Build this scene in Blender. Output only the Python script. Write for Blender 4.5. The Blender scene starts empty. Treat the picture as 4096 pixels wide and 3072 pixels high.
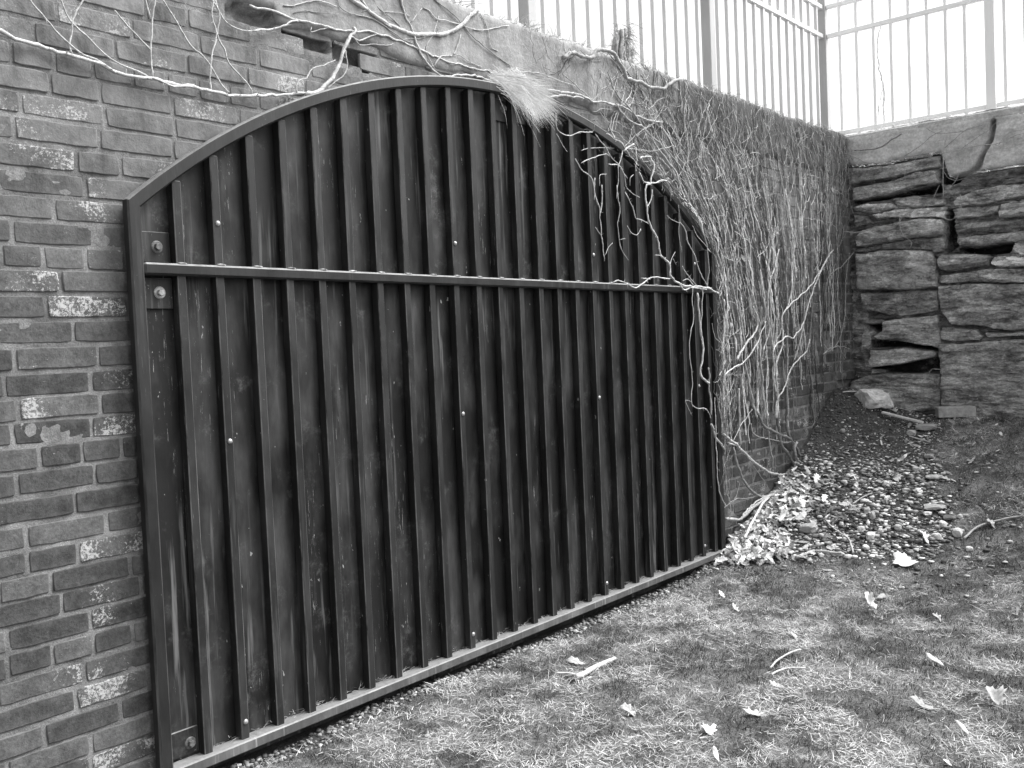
import bpy, math, random
import numpy as np
from mathutils import Vector, Matrix

rng = np.random.default_rng(7)
random.seed(7)
SC = bpy.context.scene

# ------------------------------------------------------------------ camera, sky, sun, exposure
F_PX = 3890.4                                   # focal length in pixels of the 4096 px wide photograph
CAM = np.array([0.0, -2.6894, 1.27])
CR = np.array([0.64879255, -0.75968669, -0.04409488])
CU = np.array([0.05925137, -0.00733772, 0.99821613])
CF = np.array([0.75865506, 0.65024787, -0.04025182])
cam_d = bpy.data.cameras.new("camera")
cam_d.sensor_fit = 'HORIZONTAL'; cam_d.sensor_width = 36.0
cam_d.lens = F_PX / 4096 * 36.0
cam_d.clip_start = 0.05; cam_d.clip_end = 500
cam = bpy.data.objects.new("camera", cam_d)
SC.collection.objects.link(cam)
cam.matrix_world = Matrix(((CR[0], CU[0], -CF[0], CAM[0]), (CR[1], CU[1], -CF[1], CAM[1]),
                           (CR[2], CU[2], -CF[2], CAM[2]), (0, 0, 0, 1)))
SC.camera = cam

SUN_EL, SUN_AZ = math.radians(55), math.radians(128)      # azimuth from +Y towards +X
world = bpy.data.worlds.new("World"); SC.world = world; world.use_nodes = True
wn = world.node_tree; wn.nodes.clear()
w_out = wn.nodes.new('ShaderNodeOutputWorld'); w_bg = wn.nodes.new('ShaderNodeBackground')
w_bw = wn.nodes.new('ShaderNodeRGBToBW'); w_sky = wn.nodes.new('ShaderNodeTexSky')
w_sky.sky_type = 'NISHITA'; w_sky.sun_disc = False
w_sky.sun_elevation = SUN_EL; w_sky.sun_rotation = SUN_AZ
w_sky.air_density = 1.6; w_sky.dust_density = 5.0
w_bg.inputs['Strength'].default_value = 0.14
wn.links.new(w_sky.outputs[0], w_bw.inputs[0]); wn.links.new(w_bw.outputs[0], w_bg.inputs['Color'])
wn.links.new(w_bg.outputs[0], w_out.inputs[0])
sun_d = bpy.data.lights.new("sun", 'SUN'); sun_d.energy = 2.4; sun_d.angle = math.radians(38)
sun_d.color = (1.0, 1.0, 1.0)
sun = bpy.data.objects.new("sun", sun_d); SC.collection.objects.link(sun)
sdir = Vector((math.sin(SUN_AZ) * math.cos(SUN_EL), math.cos(SUN_AZ) * math.cos(SUN_EL), math.sin(SUN_EL)))
sun.rotation_euler = sdir.to_track_quat('Z', 'Y').to_euler()
SC.view_settings.view_transform = 'Standard'; SC.view_settings.look = 'None'
SC.view_settings.gamma = 1.0; SC.view_settings.exposure = 1.25

# ------------------------------------------------------------------ measuring helpers
def ray(px, py):
    return CF + (px - 2048) / F_PX * CR - (py - 1536) / F_PX * CU
def at(px, py, axis, val):                      # point of the sight line on the plane axis = val
    v = ray(px, py)
    return CAM + v * ((val - CAM[axis]) / v[axis])
S = 1024 / 2212.0
def crop(ox, oy, pts, s=S):
    return [(ox + x * s, oy + y * s) for x, y in pts]
def on_wall(pts, y=-0.02):
    return np.array([at(px, py, 1, y) for px, py in pts])
def on_stone(pts, x):
    return np.array([at(px, py, 0, x) for px, py in pts])

# ------------------------------------------------------------------ noise
def _h(i, j, k, s):
    n = (i * 374761393 + j * 668265263 + k * 2147483647 + s * 1274126177) & 0xFFFFFFFF
    n = ((n ^ (n >> 13)) * 1274126177) & 0xFFFFFFFF
    n = n ^ (n >> 16)
    return (n & 0xFFFF) / 32767.5 - 1.0
def vnoise(p, seed=0):
    p = np.asarray(p, float); f = np.floor(p); t = p - f; f = f.astype(np.int64)
    t = t * t * (3 - 2 * t); r = 0
    for a in (0, 1):
        for b in (0, 1):
            for c in (0, 1):
                w = (t[:, 0] if a else 1 - t[:, 0]) * (t[:, 1] if b else 1 - t[:, 1]) * (t[:, 2] if c else 1 - t[:, 2])
                r = r + w * _h(f[:, 0] + a, f[:, 1] + b, f[:, 2] + c, seed)
    return r
def fbm(p, o=4, seed=0):
    p = np.asarray(p, float); r = 0; a = 1.0; n = 0
    for i in range(o):
        r = r + a * vnoise(p * 2 ** i, seed + i * 7); n += a; a *= 0.5
    return r / n
def p3(a, b, c=0.0):
    a = np.asarray(a, float); return np.stack([a, np.broadcast_to(b, a.shape), np.broadcast_to(c, a.shape)], 1)
def sstep(a, b, x):
    t = np.clip((x - a) / (b - a), 0, 1); return t * t * (3 - 2 * t)
def in_poly(x, y, poly):
    x = np.asarray(x); inside = np.zeros(x.shape, bool); n = len(poly)
    for i in range(n):
        x0, y0 = poly[i]; x1, y1 = poly[(i + 1) % n]
        if y0 == y1: continue
        c = ((y0 > y) != (y1 > y)) & (x < (x1 - x0) * (y - y0) / (y1 - y0) + x0)
        inside ^= c
    return inside
def dist_line(x, y, pts, closed=False):
    d = np.full(np.shape(x), 1e9); n = len(pts)
    for i in range(n if closed else n - 1):
        x0, y0 = pts[i]; x1, y1 = pts[(i + 1) % n]
        dx, dy = x1 - x0, y1 - y0; L = dx * dx + dy * dy + 1e-12
        t = np.clip(((x - x0) * dx + (y - y0) * dy) / L, 0, 1)
        d = np.minimum(d, np.hypot(x - x0 - t * dx, y - y0 - t * dy))
    return d

# ------------------------------------------------------------------ mesh helpers
def tag(o, label=None, cat=None, group=None, kind=None):
    if label: o['label'] = label
    if cat: o['category'] = cat
    if group: o['group'] = group
    if kind: o['kind'] = kind
    return o
def empty(name, loc=(0, 0, 0)):
    o = bpy.data.objects.new(name, None); SC.collection.objects.link(o); o.location = loc
    o.empty_display_size = 0.1
    return o
def mk(name, V, Q=None, T=None, mat=None, parent=None, smooth=False, tone=None, extra=None):
    V = np.asarray(V, np.float32)
    if parent is not None: V = V - np.array(parent.location, np.float32)
    Q = np.zeros((0, 4), np.int32) if Q is None or len(Q) == 0 else np.asarray(Q, np.int32)
    T = np.zeros((0, 3), np.int32) if T is None or len(T) == 0 else np.asarray(T, np.int32)
    me = bpy.data.meshes.new(name)
    me.vertices.add(len(V)); me.vertices.foreach_set('co', V.ravel())
    li = np.concatenate([Q.ravel(), T.ravel()]).astype(np.int32)
    me.loops.add(len(li)); me.loops.foreach_set('vertex_index', li)
    nq, nt = len(Q), len(T)
    st = np.concatenate([np.arange(nq) * 4, nq * 4 + np.arange(nt) * 3]).astype(np.int32)
    me.polygons.add(nq + nt); me.polygons.foreach_set('loop_start', st)
    try: me.polygons.foreach_set('loop_total', np.concatenate([np.full(nq, 4), np.full(nt, 3)]).astype(np.int32))
    except Exception: pass
    me.polygons.foreach_set('use_smooth', np.full(nq + nt, bool(smooth)))
    at_ = dict(extra or {})
    if tone is not None: at_['tone'] = tone
    for k, v in at_.items():
        a = me.attributes.new(k, 'FLOAT', 'POINT'); a.data.foreach_set('value', np.asarray(v, np.float32))
    me.update(calc_edges=True); me.validate()
    if mat: me.materials.append(mat)
    o = bpy.data.objects.new(name, me); SC.collection.objects.link(o)
    if parent is not None: o.parent = parent
    return o
class Acc:
    def __init__(s): s.V, s.Q, s.T, s.t, s.n = [], [], [], [], 0
    def add(s, V, Q=None, T=None, tone=0.3):
        V = np.asarray(V, float)
        if Q is not None and len(Q): s.Q.append(np.asarray(Q) + s.n)
        if T is not None and len(T): s.T.append(np.asarray(T) + s.n)
        s.V.append(V); s.t.append(np.broadcast_to(np.asarray(tone, float), (len(V),))); s.n += len(V)
    def build(s, name, mat, parent=None, smooth=False, base=None):
        V = np.concatenate(s.V)
        o = mk(name, V, np.concatenate(s.Q) if s.Q else None, np.concatenate(s.T) if s.T else None, mat, parent, smooth, np.concatenate(s.t))
        if parent is None and base is not None:
            o.data.transform(Matrix.Translation(-Vector(base))); o.location = base
        return o
def box(x0, x1, y0, y1, z0, z1, b=0.0):
    """box with chamfered edges (b)"""
    c = np.array([(x0 + x1) / 2, (y0 + y1) / 2, (z0 + z1) / 2]); h = np.array([abs(x1 - x0), abs(y1 - y0), abs(z1 - z0)]) / 2
    if b <= 0:
        V = np.array([(sx, sy, sz) for sx in (-1, 1) for sy in (-1, 1) for sz in (-1, 1)]) * h + c
        return V, np.array([(0, 1, 3, 2), (4, 6, 7, 5), (0, 4, 5, 1), (2, 3, 7, 6), (0, 2, 6, 4), (1, 5, 7, 3)]), None
    V = []; idx = {}
    for sx in (-1, 1):
        for sy in (-1, 1):
            for sz in (-1, 1):
                for a in range(3):
                    q = np.array([sx, sy, sz]) * (h - b); q[a] = (sx, sy, sz)[a] * h[a]
                    idx[(sx, sy, sz, a)] = len(V); V.append(q + c)
    Q = []; T = []
    for a in range(3):
        o1, o2 = [k for k in range(3) if k != a]
        for s in (-1, 1):
            f = []
            for (u, v) in ((-1, -1), (1, -1), (1, 1), (-1, 1)):
                k = [0, 0, 0]; k[a] = s; k[o1] = u; k[o2] = v; f.append(idx[(*k, a)])
            Q.append(f)
        for u in (-1, 1):
            for v in (-1, 1):
                k0 = [0, 0, 0]; k1 = [0, 0, 0]; k0[a] = -1; k1[a] = 1
                k0[o1] = k1[o1] = u; k0[o2] = k1[o2] = v
                Q.append([idx[(*k0, o1)], idx[(*k1, o1)], idx[(*k1, o2)], idx[(*k0, o2)]])
    for sx in (-1, 1):
        for sy in (-1, 1):
            for sz in (-1, 1): T.append([idx[(sx, sy, sz, a)] for a in range(3)])
    V = np.array(V); 
    def fix(f):
        n = np.cross(V[f[1]] - V[f[0]], V[f[2]] - V[f[0]]); m = V[list(f)].mean(0) - c
        return f if n @ m > 0 else f[::-1]
    return V, np.array([fix(f) for f in Q]), np.array([fix(f) for f in T])
def tube(P, R, sides=6, cap=True):
    P = np.asarray(P, float); n = len(P); R = np.broadcast_to(R, (n,))
    D = np.gradient(P, axis=0); D /= np.linalg.norm(D, axis=1)[:, None] + 1e-12
    ref = np.array([0.13, -0.97, 0.21])
    A = np.cross(D, ref); A /= np.linalg.norm(A, axis=1)[:, None] + 1e-9; B = np.cross(D, A)
    th = np.arange(sides) * 2 * np.pi / sides
    V = P[:, None, :] + R[:, None, None] * (np.cos(th)[None, :, None] * A[:, None, :] + np.sin(th)[None, :, None] * B[:, None, :])
    V = V.reshape(-1, 3); i = np.arange(n - 1)[:, None] * sides; j = np.arange(sides)[None, :]; k = (j + 1) % sides
    Q = np.stack([i + j, i + k, i + sides + k, i + sides + j], -1).reshape(-1, 4)
    T = []
    if cap:
        for (r, c) in ((0, 0), (n - 1, n - 1)):
            V = np.vstack([V, P[c]]); m = len(V) - 1
            for q in range(sides): T.append([r * sides + q, r * sides + (q + 1) % sides, m] if r else [r * sides + (q + 1) % sides, r * sides + q, m])
    return V, Q, np.array(T) if T else None
def grid(nx, nz):
    i = np.arange(nx - 1)[:, None] * nz; j = np.arange(nz - 1)[None, :]
    return np.stack([i + j, i + nz + j, i + nz + j + 1, i + j + 1], -1).reshape(-1, 4)
def smooth_path(P, step=0.02, jit=0.0, seed=0):
    """Catmull-Rom through traced points, resampled"""
    P = np.asarray(P, float); out = []
    E = np.vstack([2 * P[0] - P[1], P, 2 * P[-1] - P[-2]])
    for i in range(1, len(E) - 2):
        a, b, c, d = E[i - 1:i + 3]; n = max(2, int(np.linalg.norm(c - b) / step))
        t = np.linspace(0, 1, n, endpoint=False)[:, None]
        out.append(0.5 * (2 * b + (c - a) * t + (2 * a - 5 * b + 4 * c - d) * t ** 2 + (3 * b - a - 3 * c + d) * t ** 3))
    out.append(P[-1:]); O = np.vstack(out)
    if jit: O = O + jit * np.stack([vnoise(O * 18 + seed, k) for k in range(3)], 1)
    return O
_ico = None
def blob(c, r, squash=(1, 1, 1), rough=0.25, seed=0, sub=1, rz=0.0, facet=0.0):
    global _ico
    if _ico is None:
        import bmesh
        _ico = {}
        for s in (1, 2, 3):
            bm = bmesh.new(); bmesh.ops.create_icosphere(bm, subdivisions=s, radius=1.0)
            bm.verts.ensure_lookup_table()
            _ico[s] = (np.array([v.co[:] for v in bm.verts]), np.array([[v.index for v in f.verts] for f in bm.faces])); bm.free()
    U, T = _ico[sub]
    n = vnoise(U * 1.3 + seed * 3.17, 3) + 0.5 * vnoise(U * 3.1 + seed * 1.7, 5)
    V = U * (1 + rough * n)[:, None]
    if facet: V = np.sign(V) * np.minimum(np.abs(V), facet)
    V = V * np.asarray(squash) * r
    ca, sa = math.cos(rz), math.sin(rz)
    V = V @ np.array([[ca, sa, 0], [-sa, ca, 0], [0, 0, 1]])
    return V + np.asarray(c), T

# ------------------------------------------------------------------ materials (all neutral greys: the place reads as black and white)
def N(nt, typ, **kw):
    n = nt.nodes.new(typ)
    for k, v in kw.items():
        if k.startswith('i_'):
            key = k[2:]; n.inputs[int(key) if key.isdigit() else key].default_value = v
        else: setattr(n, k, v)
    return n
class MatB:
    def __init__(s, name, rough=0.8, spec=0.3):
        s.m = bpy.data.materials.new(name); s.m.use_nodes = True; s.nt = s.m.node_tree
        s.b = s.nt.nodes['Principled BSDF']; s.b.inputs['Roughness'].default_value = rough
        s.b.inputs['Specular IOR Level'].default_value = spec
        s.co = N(s.nt, 'ShaderNodeTexCoord').outputs['Object']
    def l(s, a, b): s.nt.links.new(a, b)
    def mapping(s, scale, src=None):
        m = N(s.nt, 'ShaderNodeMapping'); m.inputs['Scale'].default_value = scale
        s.l(src or s.co, m.inputs[0]); return m.outputs[0]
    def noise(s, scale, detail=4, rough=0.55, sc=(1, 1, 1)):
        n = N(s.nt, 'ShaderNodeTexNoise'); n.inputs['Scale'].default_value = scale
        n.inputs['Detail'].default_value = detail; n.inputs['Roughness'].default_value = rough
        s.l(s.mapping(sc), n.inputs['Vector']); return n.outputs['Fac']
    def voro(s, scale, feature='F1', sc=(1, 1, 1)):
        n = N(s.nt, 'ShaderNodeTexVoronoi', feature=feature); n.inputs['Scale'].default_value = scale
        s.l(s.mapping(sc), n.inputs['Vector']); return n.outputs['Distance']
    def ramp(s, src, lo, hi, a=0.0, b=1.0):
        n = N(s.nt, 'ShaderNodeMapRange', clamp=True); n.inputs[1].default_value = lo; n.inputs[2].default_value = hi
        n.inputs[3].default_value = a; n.inputs[4].default_value = b; s.l(src, n.inputs[0]); return n.outputs[0]
    def op(s, o, a, b=None):
        n = N(s.nt, 'ShaderNodeMath', operation=o)
        for i, v in enumerate((a, b)):
            if v is None: continue
            if isinstance(v, (int, float)): n.inputs[i].default_value = v
            else: s.l(v, n.inputs[i])
        return n.outputs[0]
    def mix(s, f, a, b):
        n = N(s.nt, 'ShaderNodeMix', data_type='FLOAT')
        for i, v in ((0, f), (2, a), (3, b)):
            if isinstance(v, (int, float)): n.inputs[i].default_value = v
            else: s.l(v, n.inputs[i])
        return n.outputs[0]
    def attr(s, name):
        return N(s.nt, 'ShaderNodeAttribute', attribute_name=name).outputs['Fac']
    def island(s):
        return N(s.nt, 'ShaderNodeNewGeometry').outputs['Random Per Island']
    def col(s, v):
        c = N(s.nt, 'ShaderNodeCombineColor')
        for i in range(3): s.l(v, c.inputs[i])
        s.l(c.outputs[0], s.b.inputs['Base Color']); return s
    def rough(s, v): s.l(v, s.b.inputs['Roughness']); return s
    def bump(s, h, strength=0.5, dist=0.005):
        n = N(s.nt, 'ShaderNodeBump'); n.inputs['Strength'].default_value = strength; n.inputs['Distance'].default_value = dist
        s.l(h, n.inputs['Height']); s.l(n.outputs[0], s.b.inputs['Normal']); return s
M = {}
# brick: mid tone per brick, faint mottling, white lime speckles in clusters on some bricks
b = MatB('weathered_brick', 0.9, 0.2)
isl = b.island()
base = b.mix(b.op('POWER', isl, 1.3), 0.046, 0.115)
mott = b.ramp(b.noise(14, 6, 0.65), 0.3, 0.72, 0.6, 1.45)
fine = b.ramp(b.noise(120, 4, 0.7), 0.3, 0.7, 0.7, 1.3)
base = b.op('MULTIPLY', b.op('MULTIPLY', base, mott), fine)
edge_ = b.attr('edge')
smear = b.ramp(b.op('ADD', b.noise(24, 6, 0.75), b.op('MULTIPLY', edge_, 0.16)), 0.5, 0.85, 0.0, 0.5)
base = b.mix(smear, base, 0.15)
sep = N(b.nt, 'ShaderNodeSeparateXYZ'); b.l(b.co, sep.inputs[0])
haze_wash = b.op('MULTIPLY', b.ramp(sep.outputs['Z'], 1.45, 2.2), b.ramp(b.noise(7, 5, 0.65, (1.6, 1, 0.6)), 0.32, 0.62))  # upper bricks paled: lime bloom with the bright haze painted in
base = b.mix(b.op('MULTIPLY', haze_wash, 0.85), base, 0.25)
clus = b.ramp(b.op('ADD', b.noise(5.0, 3, 0.6), b.op('MULTIPLY', b.op('SUBTRACT', b.op('FRACT', b.op('MULTIPLY', isl, 37.7)), 0.5), 0.36)), 0.53, 0.74)
dots = b.ramp(b.op('ADD', b.noise(135, 5, 0.8), b.op('MULTIPLY', clus, 0.22)), 0.675, 0.75)
few = b.ramp(b.noise(70, 4, 0.7), 0.735, 0.76)
base = b.mix(b.op('MULTIPLY', b.op('MAXIMUM', dots, few), 0.85), base, 0.48)
b.col(base); b.bump(b.op('ADD', b.noise(90, 6, 0.7), b.op('MULTIPLY', b.noise(22, 4, 0.6), 1.4)), 0.6, 0.004); M['brick'] = b.m
# mortar
b = MatB('old_mortar', 0.95, 0.1)
v = b.op('MULTIPLY', b.ramp(b.noise(8, 6, 0.7), 0.35, 0.65, 0.10, 0.29), b.ramp(b.noise(200, 5, 0.75), 0.3, 0.7, 0.65, 1.3))
b.col(v); b.bump(b.noise(180, 6, 0.75), 0.8, 0.005); M['mortar'] = b.m
# cement skim on the top of the walls
b = MatB('cement_skim', 0.92, 0.15)
v = b.mix(b.ramp(b.noise(3.2, 6, 0.65), 0.32, 0.7), 0.2, 0.36)
v = b.op('MULTIPLY', v, b.ramp(b.noise(60, 5, 0.7), 0.3, 0.7, 0.85, 1.15))
v = b.op('MULTIPLY', v, b.ramp(b.noise(7, 5, 0.6, (3.0, 3, 0.5)), 0.35, 0.6, 0.8, 1.05))
stn = b.ramp(b.op('ADD', b.attr('stain'), b.op('MULTIPLY', b.op('SUBTRACT', b.noise(5, 6, 0.7), 0.5), 1.6)), 0.35, 0.75)
v = b.mix(b.op('MULTIPLY', stn, 0.8), v, 0.06)             # dark moss and root stains behind the vines
b.col(v); b.bump(b.op('ADD', b.noise(70, 6, 0.7), b.op('MULTIPLY', b.noise(9, 4, 0.6), 2.0)), 0.5, 0.008); M['cement'] = b.m
b = MatB('dark_core', 1.0, 0.0); b.col(b.ramp(b.noise(30, 4), 0.3, 0.7, 0.02, 0.05)); M['core'] = b.m
b = MatB('pale_cement_cap', 0.92, 0.15)
v = b.mix(b.ramp(b.noise(3.0, 6, 0.65), 0.34, 0.68), 0.42, 0.66)
v = b.op('MULTIPLY', v, b.ramp(b.noise(60, 5, 0.7), 0.3, 0.7, 0.75, 1.25))
v = b.op('MULTIPLY', v, b.ramp(b.noise(8, 6, 0.7, (1, 1, 2)), 0.4, 0.6, 0.75, 1.1))
lime = b.op('MULTIPLY', b.ramp(b.noise(7, 5, 0.6, (1, 1, 9)), 0.64, 0.68), b.ramp(b.noise(2.2, 2, 0.5), 0.5, 0.6))
v = b.mix(lime, v, 0.8)
b.col(v); b.bump(b.op('ADD', b.noise(70, 6, 0.7), b.op('MULTIPLY', b.noise(9, 4, 0.6), 2.0)), 0.5, 0.008); M['cap'] = b.m
# black gate paint, scuffed
def paint(name, lo, hi, wear, rough=0.42, seedsc=1.0):
    b = MatB(name, rough, 0.38)
    patch = b.ramp(b.noise(3.6 * seedsc, 5, 0.62, (1.8, 1.8, 0.7)), 0.46, 0.72)
    v = b.mix(patch, lo, hi)
    v = b.op('MULTIPLY', v, b.ramp(b.noise(30, 4, 0.7, (2.2, 2.2, 0.3)), 0.3, 0.7, 0.8, 1.2))
    streak = b.ramp(b.noise(13, 4, 0.6, (3.4, 3.4, 0.16)), 0.58, 0.7, 0, 0.7)
    v = b.mix(b.op('MULTIPLY', streak, b.ramp(b.noise(1.7, 2, 0.5), 0.42, 0.6)), v, hi * 3.2)
    scuff = b.op('MULTIPLY', b.ramp(b.noise(5.5, 6, 0.75), 0.56, 0.7), b.ramp(b.noise(40, 5, 0.8), 0.42, 0.62))
    v = b.mix(b.op('MULTIPLY', scuff, 0.7 * wear), v, hi * 2.6)
    scr = b.op('MULTIPLY', b.op('GREATER_THAN', b.noise(26, 5, 0.75, (7, 7, 0.42)), 0.645), b.op('GREATER_THAN', b.noise(1.6, 2, 0.5, (2.2, 2.2, 0.8)), 0.55))
    v = b.mix(b.op('MULTIPLY', scr, wear), v, 0.24)
    chip = b.op('MULTIPLY', b.op('GREATER_THAN', b.noise(44, 3, 0.65, (1, 1, 0.5)), 0.725), wear)
    v = b.mix(chip, v, 0.3)
    sp_ = N(b.nt, 'ShaderNodeSeparateXYZ'); b.l(N(b.nt, 'ShaderNodeNewGeometry').outputs['Normal'], sp_.inputs[0])
    nx = b.op('ABSOLUTE', sp_.outputs['X']); pale_edge = b.op('MULTIPLY', b.op('MULTIPLY', b.ramp(nx, 0.4, 0.6), b.ramp(nx, 0.8, 0.92, 1.0, 0.0)), b.ramp(b.noise(11, 5, 0.7, (1, 1, 0.4)), 0.38, 0.6))
    v = b.mix(b.op('MULTIPLY', pale_edge, wear), v, 0.2)      # paler along the vertical corners
    dust_sheen = b.op('MULTIPLY', b.ramp(sp_.outputs['Z'], 0.35, 0.7), b.ramp(b.noise(30, 5, 0.7), 0.3, 0.55, 0.45, 1.0))   # dust and a sky highlight painted pale on every upward face
    v = b.mix(b.op('MULTIPLY', dust_sheen, 0.8), v, 0.2)
    b.col(v)
    b.rough(b.ramp(b.noise(6, 5, 0.65), 0.3, 0.7, rough - 0.1, rough + 0.25))
    b.bump(b.noise(45, 4, 0.6, (2, 2, 0.35)), 0.25, 0.003); return b.m
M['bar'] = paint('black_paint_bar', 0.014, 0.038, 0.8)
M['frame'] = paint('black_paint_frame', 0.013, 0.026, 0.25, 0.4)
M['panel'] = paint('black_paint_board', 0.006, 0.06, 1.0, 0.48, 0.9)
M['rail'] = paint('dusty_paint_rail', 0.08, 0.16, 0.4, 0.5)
b = MatB('weld_bead', 0.5, 0.5); b.col(b.ramp(b.noise(60), 0.3, 0.7, 0.15, 0.3)); M['weld'] = b.m
b = MatB('bolt_rust', 0.5, 0.5); b.col(b.ramp(b.noise(120), 0.3, 0.7, 0.05, 0.16)); M['bolt'] = b.m
b = MatB('bare_zinc', 0.3, 0.5); b.b.inputs['Metallic'].default_value = 0.4; b.col(b.ramp(b.noise(150), 0.3, 0.7, 0.3, 0.5)); M['zinc'] = b.m
b = MatB('glare_pale_iron', 0.4, 0.5); b.col(b.ramp(b.noise(8, 4, 0.6, (1, 1, 0.3)), 0.3, 0.7, 0.6, 0.72)); M['fence'] = b.m  # dark iron made pale: sky glare painted into the colour
b = MatB('glare_grey_post', 0.4, 0.5); b.col(b.ramp(b.noise(8, 4, 0.6, (1, 1, 0.3)), 0.3, 0.7, 0.36, 0.46)); M['post'] = b.m  # posts too carry painted sky glare, less than the pickets
b = MatB('glare_white_iron', 0.45, 0.5); b.col(b.ramp(b.noise(8, 4, 0.6, (1, 1, 0.3)), 0.3, 0.7, 0.84, 0.9)); M['fence_glare'] = b.m  # far fence: the same iron with stronger glare painted in
# anything coloured by its own piece (tone attribute)
def toned(name, rough=0.85, spec=0.25, nscale=60, amp=0.25, bump=0.0, trans=0.0):
    b = MatB(name, rough, spec)
    v = b.op('MULTIPLY', b.attr('tone'), b.ramp(b.noise(nscale, 4, 0.65), 0.3, 0.7, 1 - amp, 1 + amp))
    b.col(v)
    if bump: b.bump(b.noise(nscale * 1.6, 5, 0.7), bump, 0.004)
    return b.m
M['vine'] = toned('vine_bark', 0.85, 0.2, 90, 0.35, 0.7)
M['grass'] = toned('grass_blades', 0.6, 0.25, 30, 0.2)
M['pebble'] = toned('pebbles', 0.75, 0.3, 60, 0.3, 0.4)
M['leaf'] = toned('dry_leaf', 0.7, 0.25, 45, 0.18, 0.3)
M['wood'] = toned('weathered_wood', 0.85, 0.2, 40, 0.25, 0.5)
M['rock'] = toned('grey_rock', 0.85, 0.25, 28, 0.35, 0.8)
# stone wall: dark slate with pale lichen
b = MatB('slate_stone', 0.75, 0.35)
v = b.op('MULTIPLY', b.attr('tone'), b.ramp(b.noise(6, 7, 0.72, (1, 1, 1.8)), 0.34, 0.68, 0.4, 1.7))
v = b.op('MULTIPLY', v, b.ramp(b.noise(45, 6, 0.75, (1, 1, 2)), 0.34, 0.66, 0.6, 1.5))
lich = b.op('MULTIPLY', b.ramp(b.noise(4.4, 4, 0.65), 0.54, 0.62), b.ramp(b.noise(40, 6, 0.8), 0.42, 0.56))
v = b.mix(b.op('MULTIPLY', lich, 0.85), v, 0.58)
spot = b.op('LESS_THAN', b.op('ADD', b.voro(26), b.op('MULTIPLY', b.noise(20, 4, 0.7), 0.5)), 0.34)
v = b.mix(b.op('MULTIPLY', spot, 0.85), v, 0.6)
b.col(v); b.bump(b.op('ADD', b.noise(24, 8, 0.8, (1, 1, 2.2)), b.op('MULTIPLY', b.noise(110, 4, 0.7), 0.4)), 1.0, 0.02); M['stone'] = b.m
# ground
b = MatB('ground_soil', 0.95, 0.1)
z = b.attr('zone')
thatch = b.mix(b.ramp(b.noise(5, 5, 0.7), 0.38, 0.62), 0.075, 0.23)
thatch = b.op('MULTIPLY', thatch, b.ramp(b.noise(120, 5, 0.75), 0.3, 0.7, 0.5, 1.5))
soil = b.op('MULTIPLY', b.ramp(b.noise(10, 6, 0.7), 0.3, 0.7, 0.05, 0.105), b.ramp(b.noise(150, 4, 0.75), 0.3, 0.7, 0.5, 1.6))
b.col(b.mix(z, thatch, soil)); b.bump(b.noise(90, 6, 0.8), 1.0, 0.015); M['ground'] = b.m
b = MatB('upper_turf', 0.95, 0.1); b.col(b.ramp(b.noise(12, 5, 0.7), 0.3, 0.7, 0.12, 0.3)); M['turf'] = b.m

# ------------------------------------------------------------------ the ground
XS = 6.93                                             # plane of the stone wall's face
def gz(x, y):
    x = np.asarray(x, float); y = np.asarray(y, float)
    t = np.clip((x - 4.3) / 2.6, 0, 1.15)
    z = 0.67 * np.where(t < 1, t * t * (3 - 2 * t), 1)
    z = z * (0.86 + 0.14 * sstep(-3.2, -0.6, y))
    z = z + 0.22 * np.exp(-(((x - 6.58) / 0.42) ** 2 + ((y + 0.02) / 0.30) ** 2))
    z = z - 0.008 * sstep(-0.22, -0.03, y) * sstep(5.05, 4.7, x)
    return z - 0.002
def gzn(x, y):
    return gz(x, y) + 0.012 * fbm(p3(np.asarray(x) * 6, np.asarray(y) * 6), 4, 11) + 0.012 * vnoise(p3(np.asarray(x) * 1.6, np.asarray(y) * 1.6), 4)
def gp(px, py):                                       # sight line meets the ground
    v = ray(px, py); t = np.linspace(1.5, 12, 1500); P = CAM + v * t[:, None]
    h = P[:, 2] - gzn(P[:, 0], P[:, 1]); k = np.argmax(h < 0)
    if not (h < 0).any(): k = 1499
    return P[k]
ax = np.concatenate([np.array([-60, -30, -15, -8, -4, -2, -1]), np.arange(-0.5, 7.3, 0.035), np.array([8, 10, 16, 30, 60])])
ay = np.concatenate([np.array([-60, -30, -15, -9, -6, -5]), np.arange(-4.2, 0.2, 0.035), np.array([0.6, 1, 3, 8, 20, 60])])
GX, GY = [a.ravel() for a in np.meshgrid(ax, ay, indexing='ij')]
GZ = np.where((GX > -1.2) & (GX < 7.3) & (GY > -4.3), gzn(GX, GY), gz(GX, GY) * np.where(GX > 7.3, 0.9, 1))
gravel_px = [(2880, 2225), (3000, 2262), (3250, 2262), (3500, 2228), (3700, 2215), (3850, 2175), (3850, 2060), (3800, 1930), (3760, 1815),
             (3765, 1740), (3775, 1668), (3850, 1640), (3700, 1600), (3400, 1560), (3300, 1565), (3150, 1800), (3060, 1950), (2950, 2080), (2890, 2180)]
GRAVEL = [tuple(gp(*q)[:2]) for q in gravel_px]
GRAVEL = [(x, y if i not in (14, 15, 16, 17, 18, 13) else y + 0.3) for i, (x, y) in enumerate(GRAVEL)]
def zone(x, y):
    x = np.asarray(x, float); y = np.asarray(y, float)
    d = dist_line(x, y, GRAVEL, True); d = np.where(in_poly(x, y, GRAVEL), d, -d)
    d = d + 0.09 * vnoise(p3(x * 6, y * 6), 21) + 0.05 * vnoise(p3(x * 25, y * 25), 22)
    a = sstep(-0.03, 0.05, d)
    w = 0.105 + 0.045 * vnoise(p3(x * 5, x * 0), 23)
    s = sstep(-w - 0.04, -w + 0.02, y) * (x < 5.2)
    return np.maximum(a, s)
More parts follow.
